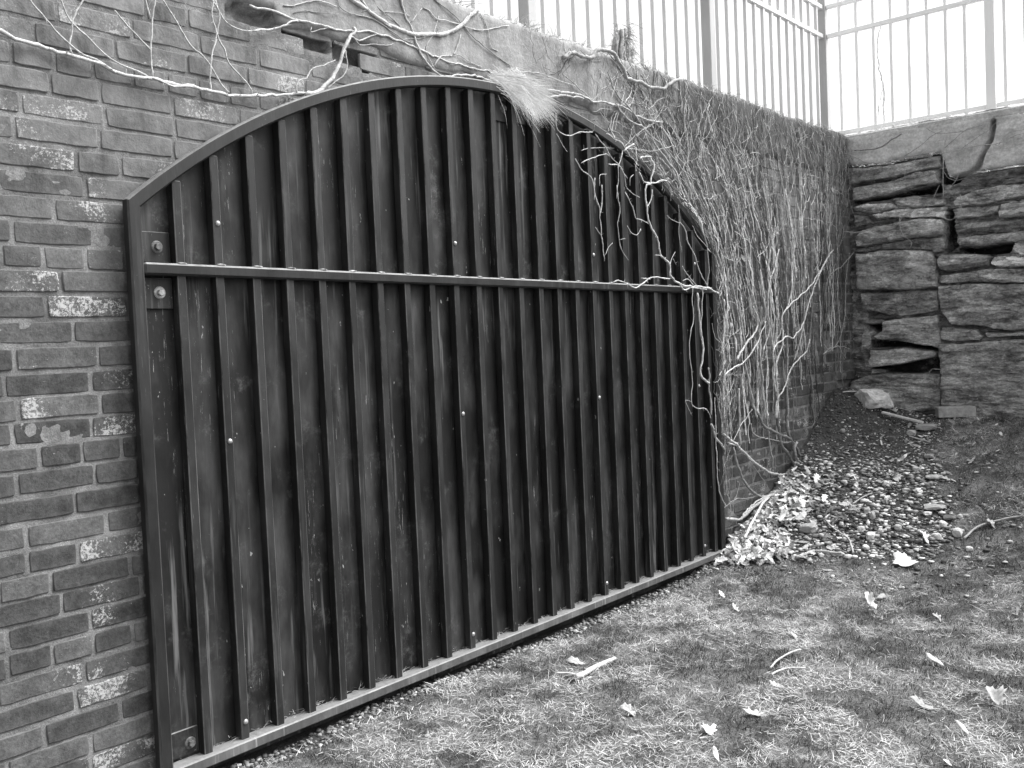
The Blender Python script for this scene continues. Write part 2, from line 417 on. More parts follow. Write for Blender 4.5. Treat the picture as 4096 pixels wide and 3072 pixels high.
g = mk('ground', np.stack([GX, GY, GZ], 1), grid(len(ax), len(ay)), None, M['ground'], None, True, extra={'zone': zone(GX, GY)})
tag(g, kind='structure')
# the raised ground the two walls hold back
V = np.array([(-60, 0.34, 2.585), (7.25, 0.34, 2.585), (7.25, 60, 2.585), (-60, 60, 2.585), (7.25, -60, 2.585), (60, -60, 2.585), (60, 60, 2.585)])
g = mk('upper_ground', V, [(0, 1, 2, 3), (4, 5, 6, 2)], None, M['turf']); tag(g, kind='structure')

# ------------------------------------------------------------------ the gate (measures first: the brick wall needs its outline)
GF = -0.052                                           # front face of the bars
AXC, AZC, AR = 3.128, -0.344, 2.689                    # the arch
GL, GR = 1.420, 4.836
def arch_z(x, r=AR): return AZC + np.sqrt(np.maximum(r * r - (np.asarray(x, float) - AXC) ** 2, 0))
def in_gate(x, z, m=0.0):
    return (x > GL + m) & (x < GR - m) & (z < arch_z(x) - m)

# ------------------------------------------------------------------ the brick wall
wall = empty('brick_wall', (3.0, 0.0, 0.0))
tag(wall, 'long old brick wall with pale mortar and a cement skim along its top', 'brick wall')
CH = 0.0680; HROW = 1.020                              # course height; centre of a header course
HOLES = [(2.05, 2.22, 2.30, 2.36), (2.25, 2.44, 2.29, 2.355), (1.82, 1.985, 2.345, 2.40)]
CAV = [(6.25, 1.40), (6.40, 1.45), (6.47, 1.40), (6.44, 1.30), (6.42, 1.13), (6.36, 1.07), (6.30, 1.14), (6.26, 1.24)]
NOOK = [(6.60, 0.70), (6.60, 0.90), (7.0, 0.96), (7.0, 0.70)]
def hole(x, z):
    h = np.zeros(np.shape(x), bool)
    for x0, x1, z0, z1 in HOLES: h |= (x > x0) & (x < x1) & (z > z0 - 0.01 * 0) & (z < z1)
    return h | in_poly(x, z, CAV) | in_poly(x, z, NOOK)
row_joint = {0: [0.142 * 0 + 1.13]}
acc = Acc(); edges = []
NXB, NZB = 12, 8
bq = grid(NXB, NZB)
def brick(x0, x1, z0, z1, sd):
    w, h = x1 - x0, z1 - z0
    e = 0.0018
    u = np.concatenate([[0, e, 2.6 * e], np.linspace(2.6 * e, w - 2.6 * e, NXB - 4)[1:-1], [w - 2.6 * e, w - e, w]])
    v = np.concatenate([[0, e, 2.6 * e], np.linspace(2.6 * e, h - 2.6 * e, NZB - 4)[1:-1], [h - 2.6 * e, h - e, h]])
    U, W_ = [a.ravel() for a in np.meshgrid(u, v, indexing='ij')]
    edge = (U < 1e-6) | (U > w - 1e-6) | (W_ < 1e-6) | (W_ > h - 1e-6)
    X, Z = U + x0, W_ + z0
    q = p3(X * 28, sd * 3.3, Z * 28)
    cx, cz = (x0 + x1) / 2, (z0 + z1) / 2
    k = (np.abs(X - cx) / (w / 2)) ** 8 * (np.abs(Z - cz) / (h / 2)) ** 8
    X2 = X + 0.0018 * vnoise(q, 1) + 0.0012 * vnoise(q * 3.1, 4) - np.sign(X - cx) * k * 0.005
    Z2 = Z + 0.0017 * vnoise(q, 2) + 0.0012 * vnoise(q * 3.1, 5) - np.sign(Z - cz) * k * 0.004
    out = 0.0030 + 0.0022 * vnoise(np.array([[sd * 1.37, 0, 0]]), 9)[0]
    tilt = 0.012 * vnoise(np.array([[sd * 2.37, 0, 0]]), 12)[0]
    Y = np.where(edge, 0.006, -out + tilt * (Z - cz) * 1.5 + 0.0022 * fbm(p3(X * 40, sd, Z * 40), 3, 3))
    edges.append(np.clip(1 - np.minimum(np.minimum(U, w - U), np.minimum(W_, h - W_)) / 0.016, 0, 1))
    acc.add(np.stack([X2, Y, Z2], 1), bq)
r = 0; k0 = int((0 - HROW) / CH) - 4
rr = random.Random(3)
zc = HROW + k0 * CH
kk = k0
# joints measured on the photographed rows left of the gate (course number -> one joint)
JOINT = {8: 1.185, 7: 1.265, 9: 1.13, 10: 1.22, 6: 1.20, 5: 1.30, 4: 1.205, 3: 1.30, 2: 1.20, 1: 1.28, -1: 1.32, -2: 1.245, -3: 1.335, -4: 1.195, -5: 1.345, -6: 1.22, -7: 1.31}
while HROW + kk * CH < 2.63:
    zc = HROW + kk * CH
    head = (kk % 8 == 0)
    pitch = 0.1135 if head else 0.2235
    j0 = JOINT.get(kk, (0.11 if kk % 2 else 0.0) + rr.uniform(-0.03, 0.03))
    x = j0 - pitch * math.ceil((j0 + 1.2) / pitch)
    while x < XS + 0.05:
        w = pitch * (1 + rr.uniform(-0.05, 0.05))
        if not head and rr.random() < 0.05: w *= 0.6
        x0, x1 = x + 0.0043 + rr.uniform(-0.002, 0.002), x + w - 0.0043
        dz = 0.004 * math.sin(x * 1.7 + kk * 0.9) + rr.uniform(-0.0018, 0.0018)
        z0, z1 = zc - CH / 2 + 0.0043 + dz, zc + CH / 2 - 0.0043 + dz
        x1 = min(x1, XS + 0.03)
        cx, cz = (x0 + x1) / 2, (z0 + z1) / 2
        if x1 - x0 > 0.03 and not (in_gate(x0, z1, 0.03) and in_gate(x1, z1, 0.03)) and not hole(np.array([cx]), np.array([cz]))[0] \
           and not hole(np.array([x0 + .03, x1 - .03]), np.array([cz, cz])).all():
            brick(x0, x1, z0, z1, kk * 91 + x * 7.7)
        x += w
    kk += 1
bo = acc.build('bricks', M['brick'], wall, True); ea = bo.data.attributes.new('edge', 'FLOAT', 'POINT'); ea.data.foreach_set('value', np.concatenate(edges).astype(np.float32))
# mortar bed (pushed back into the holes)
mx = np.arange(-1.3, XS + 0.06, 0.0165); mz = np.arange(-0.25, 2.60, 0.0165)
X, Z = [a.ravel() for a in np.meshgrid(mx, mz, indexing='ij')]
Y = -0.0008 + 0.0022 * fbm(p3(X * 22, 0, Z * 22), 4, 2) + 0.0008 * vnoise(p3(X * 5, 0, Z * 5), 8)
Y = Y + 0.045 * hole(X + 0.02 * vnoise(p3(X * 26, 1, Z * 26), 4), Z + 0.016 * vnoise(p3(X * 30, 5, Z * 30), 6)) * (0.75 + 0.35 * fbm(p3(X * 20, 3, Z * 30), 3, 7))
q = grid(len(mx), len(mz)); c = np.stack([X[q].mean(1), Z[q].mean(1)], 1)
q = q[~in_gate(c[:, 0], c[:, 1], 0.12)]
mk('mortar', np.stack([X, Y, Z], 1), q, None, M['mortar'], wall, True)
a2 = Acc(); a2.add(*box(-1.3, XS + 0.3, 0.16, 0.33, -0.3, 2.6)); a2.add(*box(-9, -1.301, -0.004, 0.33, -0.3, 2.6))
a2.build('wall_core', M['core'], wall)
# cement skim with a ragged lower edge
nx_, nz_ = 560, 26
sx = np.linspace(-1.3, XS + 0.04, nx_)
low = 2.352 + 0.03 * fbm(p3(sx * 2.2, 0.3), 3, 31) + 0.022 * vnoise(p3(sx * 11, 0), 32) + 0.05 * sstep(1.9, 1.7, sx) + 0.10 * sstep(1.6, 1.2, sx)
low = np.where((sx > 2.0) & (sx < 2.47), np.maximum(low, 2.366 + 0.004 * np.sin(sx * 60)), low)
low = np.where((sx > 1.79) & (sx < 2.0), np.maximum(low, 2.41), low)
t = np.linspace(0, 1, nz_)
X = np.repeat(sx, nz_); Z = (low[:, None] + (2.65 - low[:, None]) * t[None, :]).ravel(); Tt = np.tile(t, nx_)
edge = np.clip(Tt / 0.1, 0, 1) ** 0.5
Y = -0.001 - 0.016 * edge + 0.006 * fbm(p3(X * 6, 0, Z * 6), 4, 33) + 0.02 * np.clip((Tt - 0.9) / 0.1, 0, 1) ** 2
Z = Z + 0.012 * vnoise(p3(X * 7, 0), 34) * (Tt > 0.98)
Vc = np.stack([X, Y, Z], 1); Qc = grid(nx_, nz_)
topv = Vc[nz_ - 1::nz_].copy(); back = topv.copy(); back[:, 1] = 0.335; back[:, 2] = 2.64
lowv = Vc[0::nz_].copy(); lowb = lowv.copy(); lowb[:, 1] = 0.03
n0 = len(Vc); Vc = np.vstack([Vc, back, lowb]); i = np.arange(nx_ - 1)
Qc = np.vstack([Qc, np.stack([i * nz_ + nz_ - 1, (i + 1) * nz_ + nz_ - 1, n0 + i + 1, n0 + i], 1), np.stack([n0 + nx_ + i, n0 + nx_ + i + 1, (i + 1) * nz_, i * nz_], 1)])
mk('cement_skim', Vc, Qc, None, M['cement'], wall, True, extra={'stain': sstep(3.7, 5.0, Vc[:, 0]) * 0.9})

def cells(x, y, seed):
    """nearest jittered cell: its hash and a second hash"""
    ix, iy = np.floor(x).astype(np.int64), np.floor(y).astype(np.int64); best = np.full(x.shape, 1e9); hv = np.zeros(x.shape); h2 = np.zeros(x.shape)
    for a in (-1, 0, 1):
        for c in (-1, 0, 1):
            cx, cy = ix + a, iy + c
            jx = cx + 0.5 + 0.45 * _h(cx, cy, cx * 0, seed); jy = cy + 0.5 + 0.45 * _h(cx, cy, cx * 0 + 1, seed)
            d = (x - jx) ** 2 + (y - jy) ** 2; m = d < best; best = np.where(m, d, best)
            hv = np.where(m, _h(cx, cy, cx * 0 + 2, seed), hv); h2 = np.where(m, _h(cx, cy, cx * 0 + 3, seed), h2)
    return hv, h2
# ------------------------------------------------------------------ the stone wall
stone = empty('stone_wall', (XS, -1.5, 0.6))
tag(stone, 'rough dark slate retaining wall with deep gaps between its blocks, right of the brick wall', 'stone wall')
c8 = lambda pts: [tuple(at(px, py, 0, XS)[1:]) for px, py in crop(3072, 768, pts)]
c4 = lambda pts: [tuple(at(px, py, 0, XS)[1:]) for px, py in crop(3072, 0, pts)]
# (outline, how far it stands out, tone, roughness)
BL = [
 (c4([(690, 1190), (1200, 1110), (1500, 1080), (1950, 1000), (2300, 985), (2300, 1415), (1900, 1475), (1700, 1525), (1580, 1530), (1500, 1330), (1250, 1375), (1000, 1425), (730, 1440), (680, 1400)]), 0.05, -1, 0.3),
 (c4([(680, 1450), (1000, 1440), (1250, 1390), (1490, 1345), (1490, 1440), (1100, 1530), (720, 1600)]), 0.035, 0.085, 0.5),
 (c4([(735, 1625), (900, 1600), (1100, 1550), (1300, 1480), (1480, 1470), (1490, 1590), (1250, 1620), (1050, 1690), (740, 1745)]), 0.045, 0.075, 0.5),
 (c8([(740, 130), (860, 105), (1090, 90), (1130, 140), (900, 190), (750, 170)]), 0.03, 0.14, 1.0),
 (c8([(1080, 60), (1300, 30), (1530, 60), (1520, 120), (1250, 130), (1120, 120)]), 0.02, 0.12, 1.0),
 (c8([(900, 190), (1130, 145), (1540, 130), (1530, 220), (1150, 230), (950, 235)]), 0.03, 0.16, 1.2),
 (c8([(740, 190), (880, 210), (920, 280), (750, 310)]), 0.02, 0.06, 0.6),
 (c8([(830, 330), (1000, 290), (1300, 235), (1500, 225), (1540, 290), (1520, 370), (1200, 400), (900, 450), (780, 475), (760, 420)]), 0.05, 0.085, 0.6),
 (c8([(760, 490), (1000, 440), (1300, 400), (1520, 385), (1530, 520), (1420, 530), (1420, 500), (1100, 495), (780, 520)]), 0.02, 0.075, 0.8),
 (c8([(765, 530), (1100, 500), (1420, 505), (1475, 620), (1475, 825), (1200, 850), (880, 850), (790, 845)]), 0.06, 0.085, 0.5),
 (c8([(800, 875), (1100, 860), (1480, 850), (1490, 1030), (1200, 1070), (1060, 1060), (900, 1030), (820, 1000)]), 0.03, 0.07, 1.2),
 (c8([(760, 1050), (860, 1090), (1000, 1100), (990, 1130), (850, 1140), (770, 1150)]), 0.0, 0.06, 1.0),
 (c8([(1005, 1110), (1200, 1085), (1490, 1060), (1500, 1340), (1470, 1355), (1150, 1290), (960, 1280), (920, 1250), (1000, 1200)]), 0.05, 0.09, 0.6),
 (c8([(830, 1160), (930, 1210), (880, 1250), (870, 1500), (830, 1520), (800, 1250)]), -0.01, 0.09, 1.0),
 (c8([(890, 1365), (1200, 1350), (1480, 1375), (1470, 1420), (1200, 1490), (880, 1525)]), 0.05, 0.1, 0.6),
 (c8([(890, 1575), (1250, 1570), (1500, 1570), (1510, 1720), (1500, 1900), (700, 1900), (720, 1640)]), 0.03, 0.08, 0.7),
 (c8([(890, 1535), (1020, 1540), (1020, 1570), (890, 1570)]), 0.0, 0.12, 0.7),
 # right of the seam
 (c8([(1640, 40), (1800, -20), (2000, -60), (2300, -90), (2300, 30), (2050, 60), (1900, 110), (1620, 130), (1600, 90)]), 0.04, 0.1, 0.9),
 (c8([(1600, 150), (1800, 120), (2000, 110), (2000, 180), (1850, 215), (1640, 235)]), 0.03, 0.13, 1.1),
 (c8([(2020, 100), (2300, 50), (2300, 220), (2000, 230), (1990, 180)]), 0.05, 0.09, 0.8),
 (c8([(1580, 300), (1800, 260), (2060, 240), (2300, 235), (2300, 300), (1900, 340), (1620, 330)]), 0.0, 0.07, 1.4),
 (c8([(1655, 400), (1900, 365), (2300, 325), (2300, 405), (2000, 450), (1680, 475), (1650, 450)]), 0.07, 0.1, 0.6),
 (c8([(2120, 440), (2300, 430), (2300, 560), (2180, 550), (2100, 500)]), 0.02, 0.13, 0.9),
 (c8([(1465, 590), (1500, 550), (1800, 530), (1950, 560), (1920, 640), (1700, 670), (1500, 680)]), 0.07, 0.08, 0.6),
 (c8([(1960, 560), (2300, 560), (2300, 640), (2000, 645), (1930, 620)]), 0.04, 0.16, 1.2),
 (c8([(1490, 715), (1700, 690), (1950, 660), (2300, 660), (2300, 780), (2000, 790), (1500, 790)]), 0.04, 0.09, 1.1),
 (c8([(1480, 810), (1800, 790), (2020, 800), (2300, 790), (2300, 1190), (2050, 1200), (1800, 1150), (1600, 1150), (1500, 1030)]), 0.06, 0.075, 0.7),
 (c8([(1500, 1170), (1620, 1165), (1820, 1190), (1870, 1250), (1830, 1280), (1600, 1290), (1490, 1280)]), 0.03, 0.11, 0.8),
 (c8([(1880, 1215), (2300, 1210), (2300, 1245), (1900, 1255)]), 0.045, 0.1, 0.8),
 (c8([(1480, 1310), (1800, 1300), (1900, 1285), (2300, 1265), (2300, 2000), (1520, 2000), (1500, 1500)]), 0.07, 0.075, 0.7),
]
rr = random.Random(5)
yy = -1.24
zz = -0.1
while zz < 2.15:                                       # the part of the wall beyond the right edge of the photograph
    hgt = rr.uniform(0.09, 0.24); y1 = yy
    while y1 > -6:
        wd = rr.uniform(0.3, 0.7); top = min(zz + hgt, 2.16)
        BL.append(([(y1 - 0.012, zz + 0.012), (y1 - wd + 0.012, zz + 0.012 + rr.uniform(-0.02, 0.02)), (y1 - wd + 0.012, top - 0.012), (y1 - 0.012, top - 0.012 + rr.uniform(-0.02, 0.02))], rr.uniform(0.0, 0.07), rr.uniform(0.06, 0.13), 0.8))
        y1 -= wd
    zz += hgt
BL.append(([(-1.24, 2.18), (-6, 2.17), (-6, 2.62), (-1.24, 2.62)], 0.05, -1, 0.3))
CRACK = c4([(1965, 1060), (1945, 1200), (1885, 1320), (1840, 1440), (1760, 1500), (1600, 1548)])
yv = np.concatenate([np.arange(-6, -1.3, 0.03), np.arange(-1.3, 0.09, 0.0052)]); zv = np.concatenate([np.arange(-0.2, 0.6, 0.03), np.arange(0.6, 2.66, 0.0058)])
Y, Z = [a.ravel() for a in np.meshgrid(yv, zv, indexing='ij')]
wy = Y + 0.010 * fbm(p3(Y * 14, 0, Z * 14), 3, 41); wz = Z + 0.010 * fbm(p3(Y * 9, 3, Z * 14), 3, 42)
dep = np.full(Y.shape, -0.008) + 0.05 * fbm(p3(Y * 9, 1, Z * 40), 4, 45); tone = np.full(Y.shape, 0.2); capm = np.zeros(Y.shape, bool)
for bi, (poly, out, tn, ro) in enumerate(BL):
    ys = [p[0] for p in poly]; zs = [p[1] for p in poly]
    sel = np.where((wy > min(ys) - .01) & (wy < max(ys) + .01) & (wz > min(zs) - .01) & (wz < max(zs) + .01))[0]
    if not len(sel): continue
    a, bb = wy[sel], wz[sel]; ins = in_poly(a, bb, poly); sel = sel[ins]; a, bb = a[ins], bb[ins]
    d = dist_line(a, bb, poly, True)
    prof = sstep(0, 0.006, d) * 0.9 + sstep(0, 0.03, d) * 0.1
    lay = fbm(p3(Y[sel] * 5 + bi, 0, Z[sel] * 34), 4, 50 + bi)
    ter = np.floor((vnoise(p3(Y[sel] * 7, bi, Z[sel] * 22), 60) + 0.3 * vnoise(p3(Y[sel] * 30, bi, Z[sel] * 60), 61)) * 3.5) / 3.5
    s = 0.016 * lay * ro + 0.03 * ter * ro + 0.012 * fbm(p3(Y[sel] * 6, bi, Z[sel] * 8), 3, 62)
    wob = 0.02 * fbm(p3(Y[sel] * 16, bi, Z[sel] * 16), 3, 66)
    c1, c2 = cells((Y[sel] + wob) / 0.16 + bi * 3.1, (Z[sel] + wob * 0.5) / 0.034, 70); c3_, c4_ = cells((Y[sel] + wob) / 0.055 + bi * 1.7, (Z[sel] + wob * 0.5) / 0.013, 71)
    s = 0.7 * s + (0.007 * c1 + 0.003 * c3_) * min(ro + 0.25, 1.3)
    if tn < 0:
        s = 0.008 * fbm(p3(Y[sel] * 5, bi, Z[sel] * 8), 4, 62); capm[sel] = True
    dep[sel] = -0.025 + prof * (0.025 + out + s)
    tone[sel] = 5.0 * abs(tn) * (1 + 0.25 * vnoise(p3(Y[sel] * 4, bi * 3.3, Z[sel] * 12), 64) + 0.3 * c2 + 0.22 * c4_)
for vp in (c8([(850, 1150), (1000, 1135), (1005, 1200), (930, 1212)]), c8([(885, 1285), (1100, 1288), (1470, 1350), (1480, 1378), (1200, 1345), (890, 1345)]), c8([(885, 1528), (1100, 1490), (1490, 1415), (1505, 1560), (1030, 1560), (1020, 1538)]),
           c8([(1640, 500), (1900, 465), (2130, 440), (2100, 530), (1940, 545), (1700, 530)]), c8([(1535, 150), (1620, 140), (1600, 300), (1640, 380), (1640, 470), (1560, 540), (1535, 400)]), c4([(740, 1740), (1050, 1690), (1490, 1595), (1510, 1660), (1100, 1705), (760, 1765)]), c4([(1490, 1450), (1580, 1535), (1700, 1530), (1640, 1600), (1500, 1600)])):
    ins = in_poly(wy, wz, vp); dep[ins] = -0.17 + 0.03 * fbm(p3(Y[ins] * 12, 1, Z[ins] * 40), 3, 46); tone[ins] = 0.05; capm[ins] = False
ins = capm; dc = dist_line(wy[ins], wz[ins], CRACK); dep[ins] -= 0.09 * sstep(0.022, 0.008, dc)
Vs = np.stack([XS - dep, Y, Z], 1); q = grid(len(yv), len(zv))[:, ::-1]
cf = capm[q].all(1)
def sub(Vs, q, tone):
    u, inv = np.unique(q, return_inverse=True); return Vs[u], inv.reshape(q.shape), tone[u]
v_, q_, t_ = sub(Vs, q[~cf], tone); mk('stonework', v_, q_, None, M['stone'], stone, False, t_)
v_, q_, t_ = sub(Vs, q[cf], tone); mk('cement_cap', v_, q_, None, M['cap'], stone, True, t_)
a2 = Acc(); a2.add(*box(XS + 0.22, XS + 0.33, -6, 0.32, -0.3, 2.58)); a2.build('wall_core', M['core'], stone)
a2 = Acc(); a2.add(*box(XS - 0.045, XS + 0.33, -6, 0.05, 2.59, 2.648, 0.01)); a2.build('coping', M['cap'], stone)

# ------------------------------------------------------------------ the gate
gate = empty('arched_gate', (3.16, GF, 0.03))
tag(gate, 'wide black arched gate with vertical bars over dark boards, vines spilling over its right side', 'gate')
def sweep(path, prof_w, y0, y1, inner):
    """rectangular tube following an outline: path = outer line, inner = inner line"""
    n = len(path); b = 0.0055
    V = []
    for (a, c) in zip(path, inner):
        a = np.array(a); c = np.array(c); d = (c - a) / np.linalg.norm(c - a)
        for (p, y) in ((a, y1), (a, y0 + b), (a + d * b, y0), (c - d * b, y0), (c, y0 + b), (c, y1)): V.append((p[0], y, p[1]))
    i = np.arange(n - 1)[:, None] * 6; j = np.arange(6)[None, :]; k = (j + 1) % 6
    return np.array(V), np.stack([i + j, i + 6 + j, i + 6 + k, i + k], -1).reshape(-1, 4)
th = np.linspace(0, 1, 70); xo = GL + (GR - GL) * th
outer = [(GL, -0.02)] + [(x, float(arch_z(x))) for x in xo] + [(GR, -0.02)]
ri = AR - 0.041; gl, gr = GL + 0.041, GR - 0.041
inner = [(gl, -0.02)] + [(x, float(arch_z(x, ri))) for x in gl + (gr - gl) * th] + [(gr, -0.02)]
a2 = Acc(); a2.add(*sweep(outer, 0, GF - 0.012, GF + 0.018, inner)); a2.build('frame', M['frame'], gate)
BX = [1.571 + 0.1320 * k for k in range(25)]
BW = 0.0285
def mid_top(x): return 1.554 - 0.0059 * (x - 1.71)
def bot_top(x): return 0.068 + 0.0045 * (x - 1.74)
for x in BX:
    zt = float(min(arch_z(x, ri + 0.004), arch_z(x + BW, ri + 0.004)))
    jx = random.uniform(-0.002, 0.002)
    V1, Q1, T1 = box(x + jx, x + BW + jx, GF, -0.016, mid_top(x) - 0.004, zt, 0.0028)
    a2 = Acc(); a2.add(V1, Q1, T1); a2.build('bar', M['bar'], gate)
    V1, Q1, T1 = box(x + jx, x + BW + jx, GF, -0.016, bot_top(x) - 0.005, mid_top(x) - 0.030, 0.0028)
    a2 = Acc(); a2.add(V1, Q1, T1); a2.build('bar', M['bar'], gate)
def rail(name, x0, x1, ftop, h, y0, y1, mat, ch=0.006):
    a2 = Acc(); V1, Q1, T1 = box(x0, x1, y0, y1, -h, 0, ch); V1[:, 2] += ftop(V1[:, 0]); a2.add(V1, Q1, T1); return a2.build(name, mat, gate)
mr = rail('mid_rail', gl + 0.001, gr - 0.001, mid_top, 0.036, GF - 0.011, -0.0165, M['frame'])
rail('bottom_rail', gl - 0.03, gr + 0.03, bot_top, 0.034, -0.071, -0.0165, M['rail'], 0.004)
for x in BX:                                           # weld beads on the mid rail
    V1, T1 = blob((x + BW / 2, GF - 0.003, float(mid_top(x)) + 0.001), 0.02, (1, 0.35, 0.22), 0.3, x, 1)
    a2 = Acc(); a2.add(V1, None, T1); a2.build('weld_bead', M['weld'], gate)
# boards behind the bars: four sheets below the seam line, arched sheets above
pz = 1.405
cuts = [gl - 0.02, 2.25, 3.05, 4.0, gr + 0.02]
for i in range(4):
    xa, xb = cuts[i] + 0.001, cuts[i + 1] - 0.001
    a2 = Acc(); V1, Q1, T1 = box(xa, xb, -0.0155, -0.001, 0.0, pz, 0); a2.add(V1, Q1, T1); a2.build('board', M['panel'], gate)
    xs = np.linspace(xa, xb, 16); n = 16
    V1 = [(x, y, z) for x in xs for (y, z) in ((-0.0155, pz), (-0.0155, float(arch_z(x, AR - 0.02))), (-0.001, float(arch_z(x, AR - 0.02))), (-0.001, pz + 0.001))]
    ii = np.arange(n - 1)[:, None] * 4; jj = np.arange(4)[None, :]; k = (jj + 1) % 4
    Q1 = np.stack([ii + jj, ii + 4 + jj, ii + 4 + k, ii + k], -1).reshape(-1, 4)
    a2 = Acc(); a2.add(np.array(V1), Q1); a2.build('board', M['panel'], gate)
def hexbolt(parent, x, z, y, r, mat, name='bolt'):
    a2 = Acc(); t6 = np.arange(6) * math.pi / 3 + 0.3
    for (ya, yb, rad, nn) in ((y, y - 0.003, r * 1.7, 16), (y - 0.003, y - 0.014, r, 6)):
        t6 = np.arange(nn) * 2 * math.pi / nn + 0.3; rad2 = rad * 0.86
        V1 = np.array([(x + rad * math.cos(t), ya, z + rad * math.sin(t)) for t in t6] + [(x + rad * math.cos(t), yb + 0.002, z + rad * math.sin(t)) for t in t6]
                      + [(x + rad2 * math.cos(t), yb, z + rad2 * math.sin(t)) for t in t6] + [(x, yb, z)])
        Q1 = [(i, (i + 1) % nn, nn + (i + 1) % nn, nn + i) for i in range(nn)] + [(nn + i, nn + (i + 1) % nn, 2 * nn + (i + 1) % nn, 2 * nn + i) for i in range(nn)]
        T1 = [(2 * nn + i, 2 * nn + (i + 1) % nn, 3 * nn) for i in range(nn)]
        a2.add(V1, Q1, T1)
    return a2.build(name, mat, parent)
def plate(x0, x1, z0, z1, bx, bz, mat, r=0.011, lab=None):
    a2 = Acc(); V1, Q1, T1 = box(x0, x1, -0.024, -0.016, z0, z1, 0.0015); a2.add(V1, Q1, T1)
    p = a2.build('bracket_plate', M['bar'], gate, base=None)
    bb = hexbolt(None, bx, bz, -0.024, r, mat); bb.parent = p; 
    bb.data.transform(Matrix.Translation(-Vector(gate.location)))
    if lab: bb['label'] = lab
def gxz(ox, oy, x, y): 
    p = at(ox + x * S, oy + y * S, 1, -0.024); return p[0], p[2]
x0, x1 = gl + 0.003, BX[0] - 0.004
plate(x0, x1, mid_top(1.5) + 0.004, gxz(0, 768, 1355, 345)[1], *gxz(0, 768, 1355, 475), M['bolt'])
plate(x0, x1, gxz(0, 768, 1380, 1010)[1], mid_top(1.5) - 0.042, *gxz(0, 768, 1380, 870), M['zinc'], lab='bright bare metal bolt')
plate(x0, x1, 0.075, gxz(0, 2304, 1640, 1310)[1], *gxz(0, 2304, 1645, 1440), M['bolt'])
kx = 11
bx, bz = gxz(1024, 0, 2135, 940); kx = int((bx - BX[0]) / 0.1320)
plate(BX[kx] + BW + 0.004, BX[kx + 1] - 0.004, bz - 0.055, float(arch_z(bx, ri)) - 0.012, bx, bz, M['bolt'])
bx, bz = gxz(2048, 0, 95, 965)
plate(BX[kx + 1] + BW + 0.004, BX[kx + 2] - 0.004, bz - 0.055, float(arch_z(bx + .03, ri)) - 0.012, bx, bz, M['bolt'])
bx, bz = gxz(2048, 1536, 1770, 1355)
plate(BX[-1] + BW + 0.004, gr - 0.002, bz - 0.06, bz + 0.06, min(max(bx, BX[-1] + BW + .02), gr - .02), bz, M['bolt'])
for (px, py) in [(864, 893), (919, 1765), (985, 2886), (1832, 974), (1864, 1654), (1903, 2533), (2378, 1020), (2397, 1590), (2429, 2332), (2772, 1055), (2787, 1545), (2812, 2186)]:
    p = at(px, py, 1, GF); k = min(range(25), key=lambda i: abs(BX[i] + BW / 2 - p[0]))
    V1, T1 = blob((BX[k] + BW / 2, GF, p[2]), 0.0085, (1, 0.7, 1), 0.05, 1, 2)
    a2 = Acc(); a2.add(V1, None, T1); a2.build('screw', M['zinc'], gate, True)

# ------------------------------------------------------------------ the iron fences on top
def picket(x, y, z0, z1, w=0.023):
    a2 = Acc(); a2.add(*box(x - w / 2, x + w / 2, y - w / 2, y + w / 2, z0, z1, 0.002)); return a2
FY, FX = 0.2, 7.05
RZ = (3.42, 3.63)
fence = empty('iron_fence', (3.6, FY, 2.6)); tag(fence, 'iron picket fence, sky glare painted grey into it, standing on the brick wall above the gate', 'fence')
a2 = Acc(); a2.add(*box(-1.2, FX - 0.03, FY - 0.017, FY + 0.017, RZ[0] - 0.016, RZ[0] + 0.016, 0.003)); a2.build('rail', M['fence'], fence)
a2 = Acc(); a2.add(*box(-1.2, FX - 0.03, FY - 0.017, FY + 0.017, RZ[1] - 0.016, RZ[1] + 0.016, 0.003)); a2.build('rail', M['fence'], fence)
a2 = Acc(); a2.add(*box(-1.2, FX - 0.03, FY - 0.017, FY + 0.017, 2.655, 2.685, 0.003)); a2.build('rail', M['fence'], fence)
posts = [FX - 1.725 * k for k in range(5)]
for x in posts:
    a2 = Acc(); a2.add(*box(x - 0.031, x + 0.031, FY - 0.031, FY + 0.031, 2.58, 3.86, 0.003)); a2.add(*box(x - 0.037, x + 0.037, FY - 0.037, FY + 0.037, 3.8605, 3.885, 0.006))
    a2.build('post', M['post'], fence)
x = FX - 0.123
while x > 0.3:
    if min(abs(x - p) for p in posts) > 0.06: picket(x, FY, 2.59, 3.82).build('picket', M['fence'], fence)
    x -= 0.1232
fence2 = empty('iron_fence', (FX, -2, 2.6)); tag(fence2, 'far iron picket fence, sky glare painted white into it, standing on the stone wall against the white sky', 'fence')
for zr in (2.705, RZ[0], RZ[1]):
    a2 = Acc(); a2.add(*box(FX - 0.016, FX + 0.016, -5.0, FY - 0.033, zr - 0.015, zr + 0.015, 0.003)); a2.build('rail', M['fence_glare'], fence2)
p2 = [FY - 0.033 - 1.10 - 1.7 * k for k in range(3)]
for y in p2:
    a2 = Acc(); a2.add(*box(FX - 0.03, FX + 0.03, y - 0.03, y + 0.03, 2.58, 3.86, 0.003)); a2.build('post', M['fence_glare'], fence2)
y = FY - 0.125
while y > -5:
    if min(abs(y - p) for p in p2) > 0.06: picket(FX, y, 2.59, 3.82, 0.021).build('picket', M['fence_glare'], fence2)
    y -= 0.1215

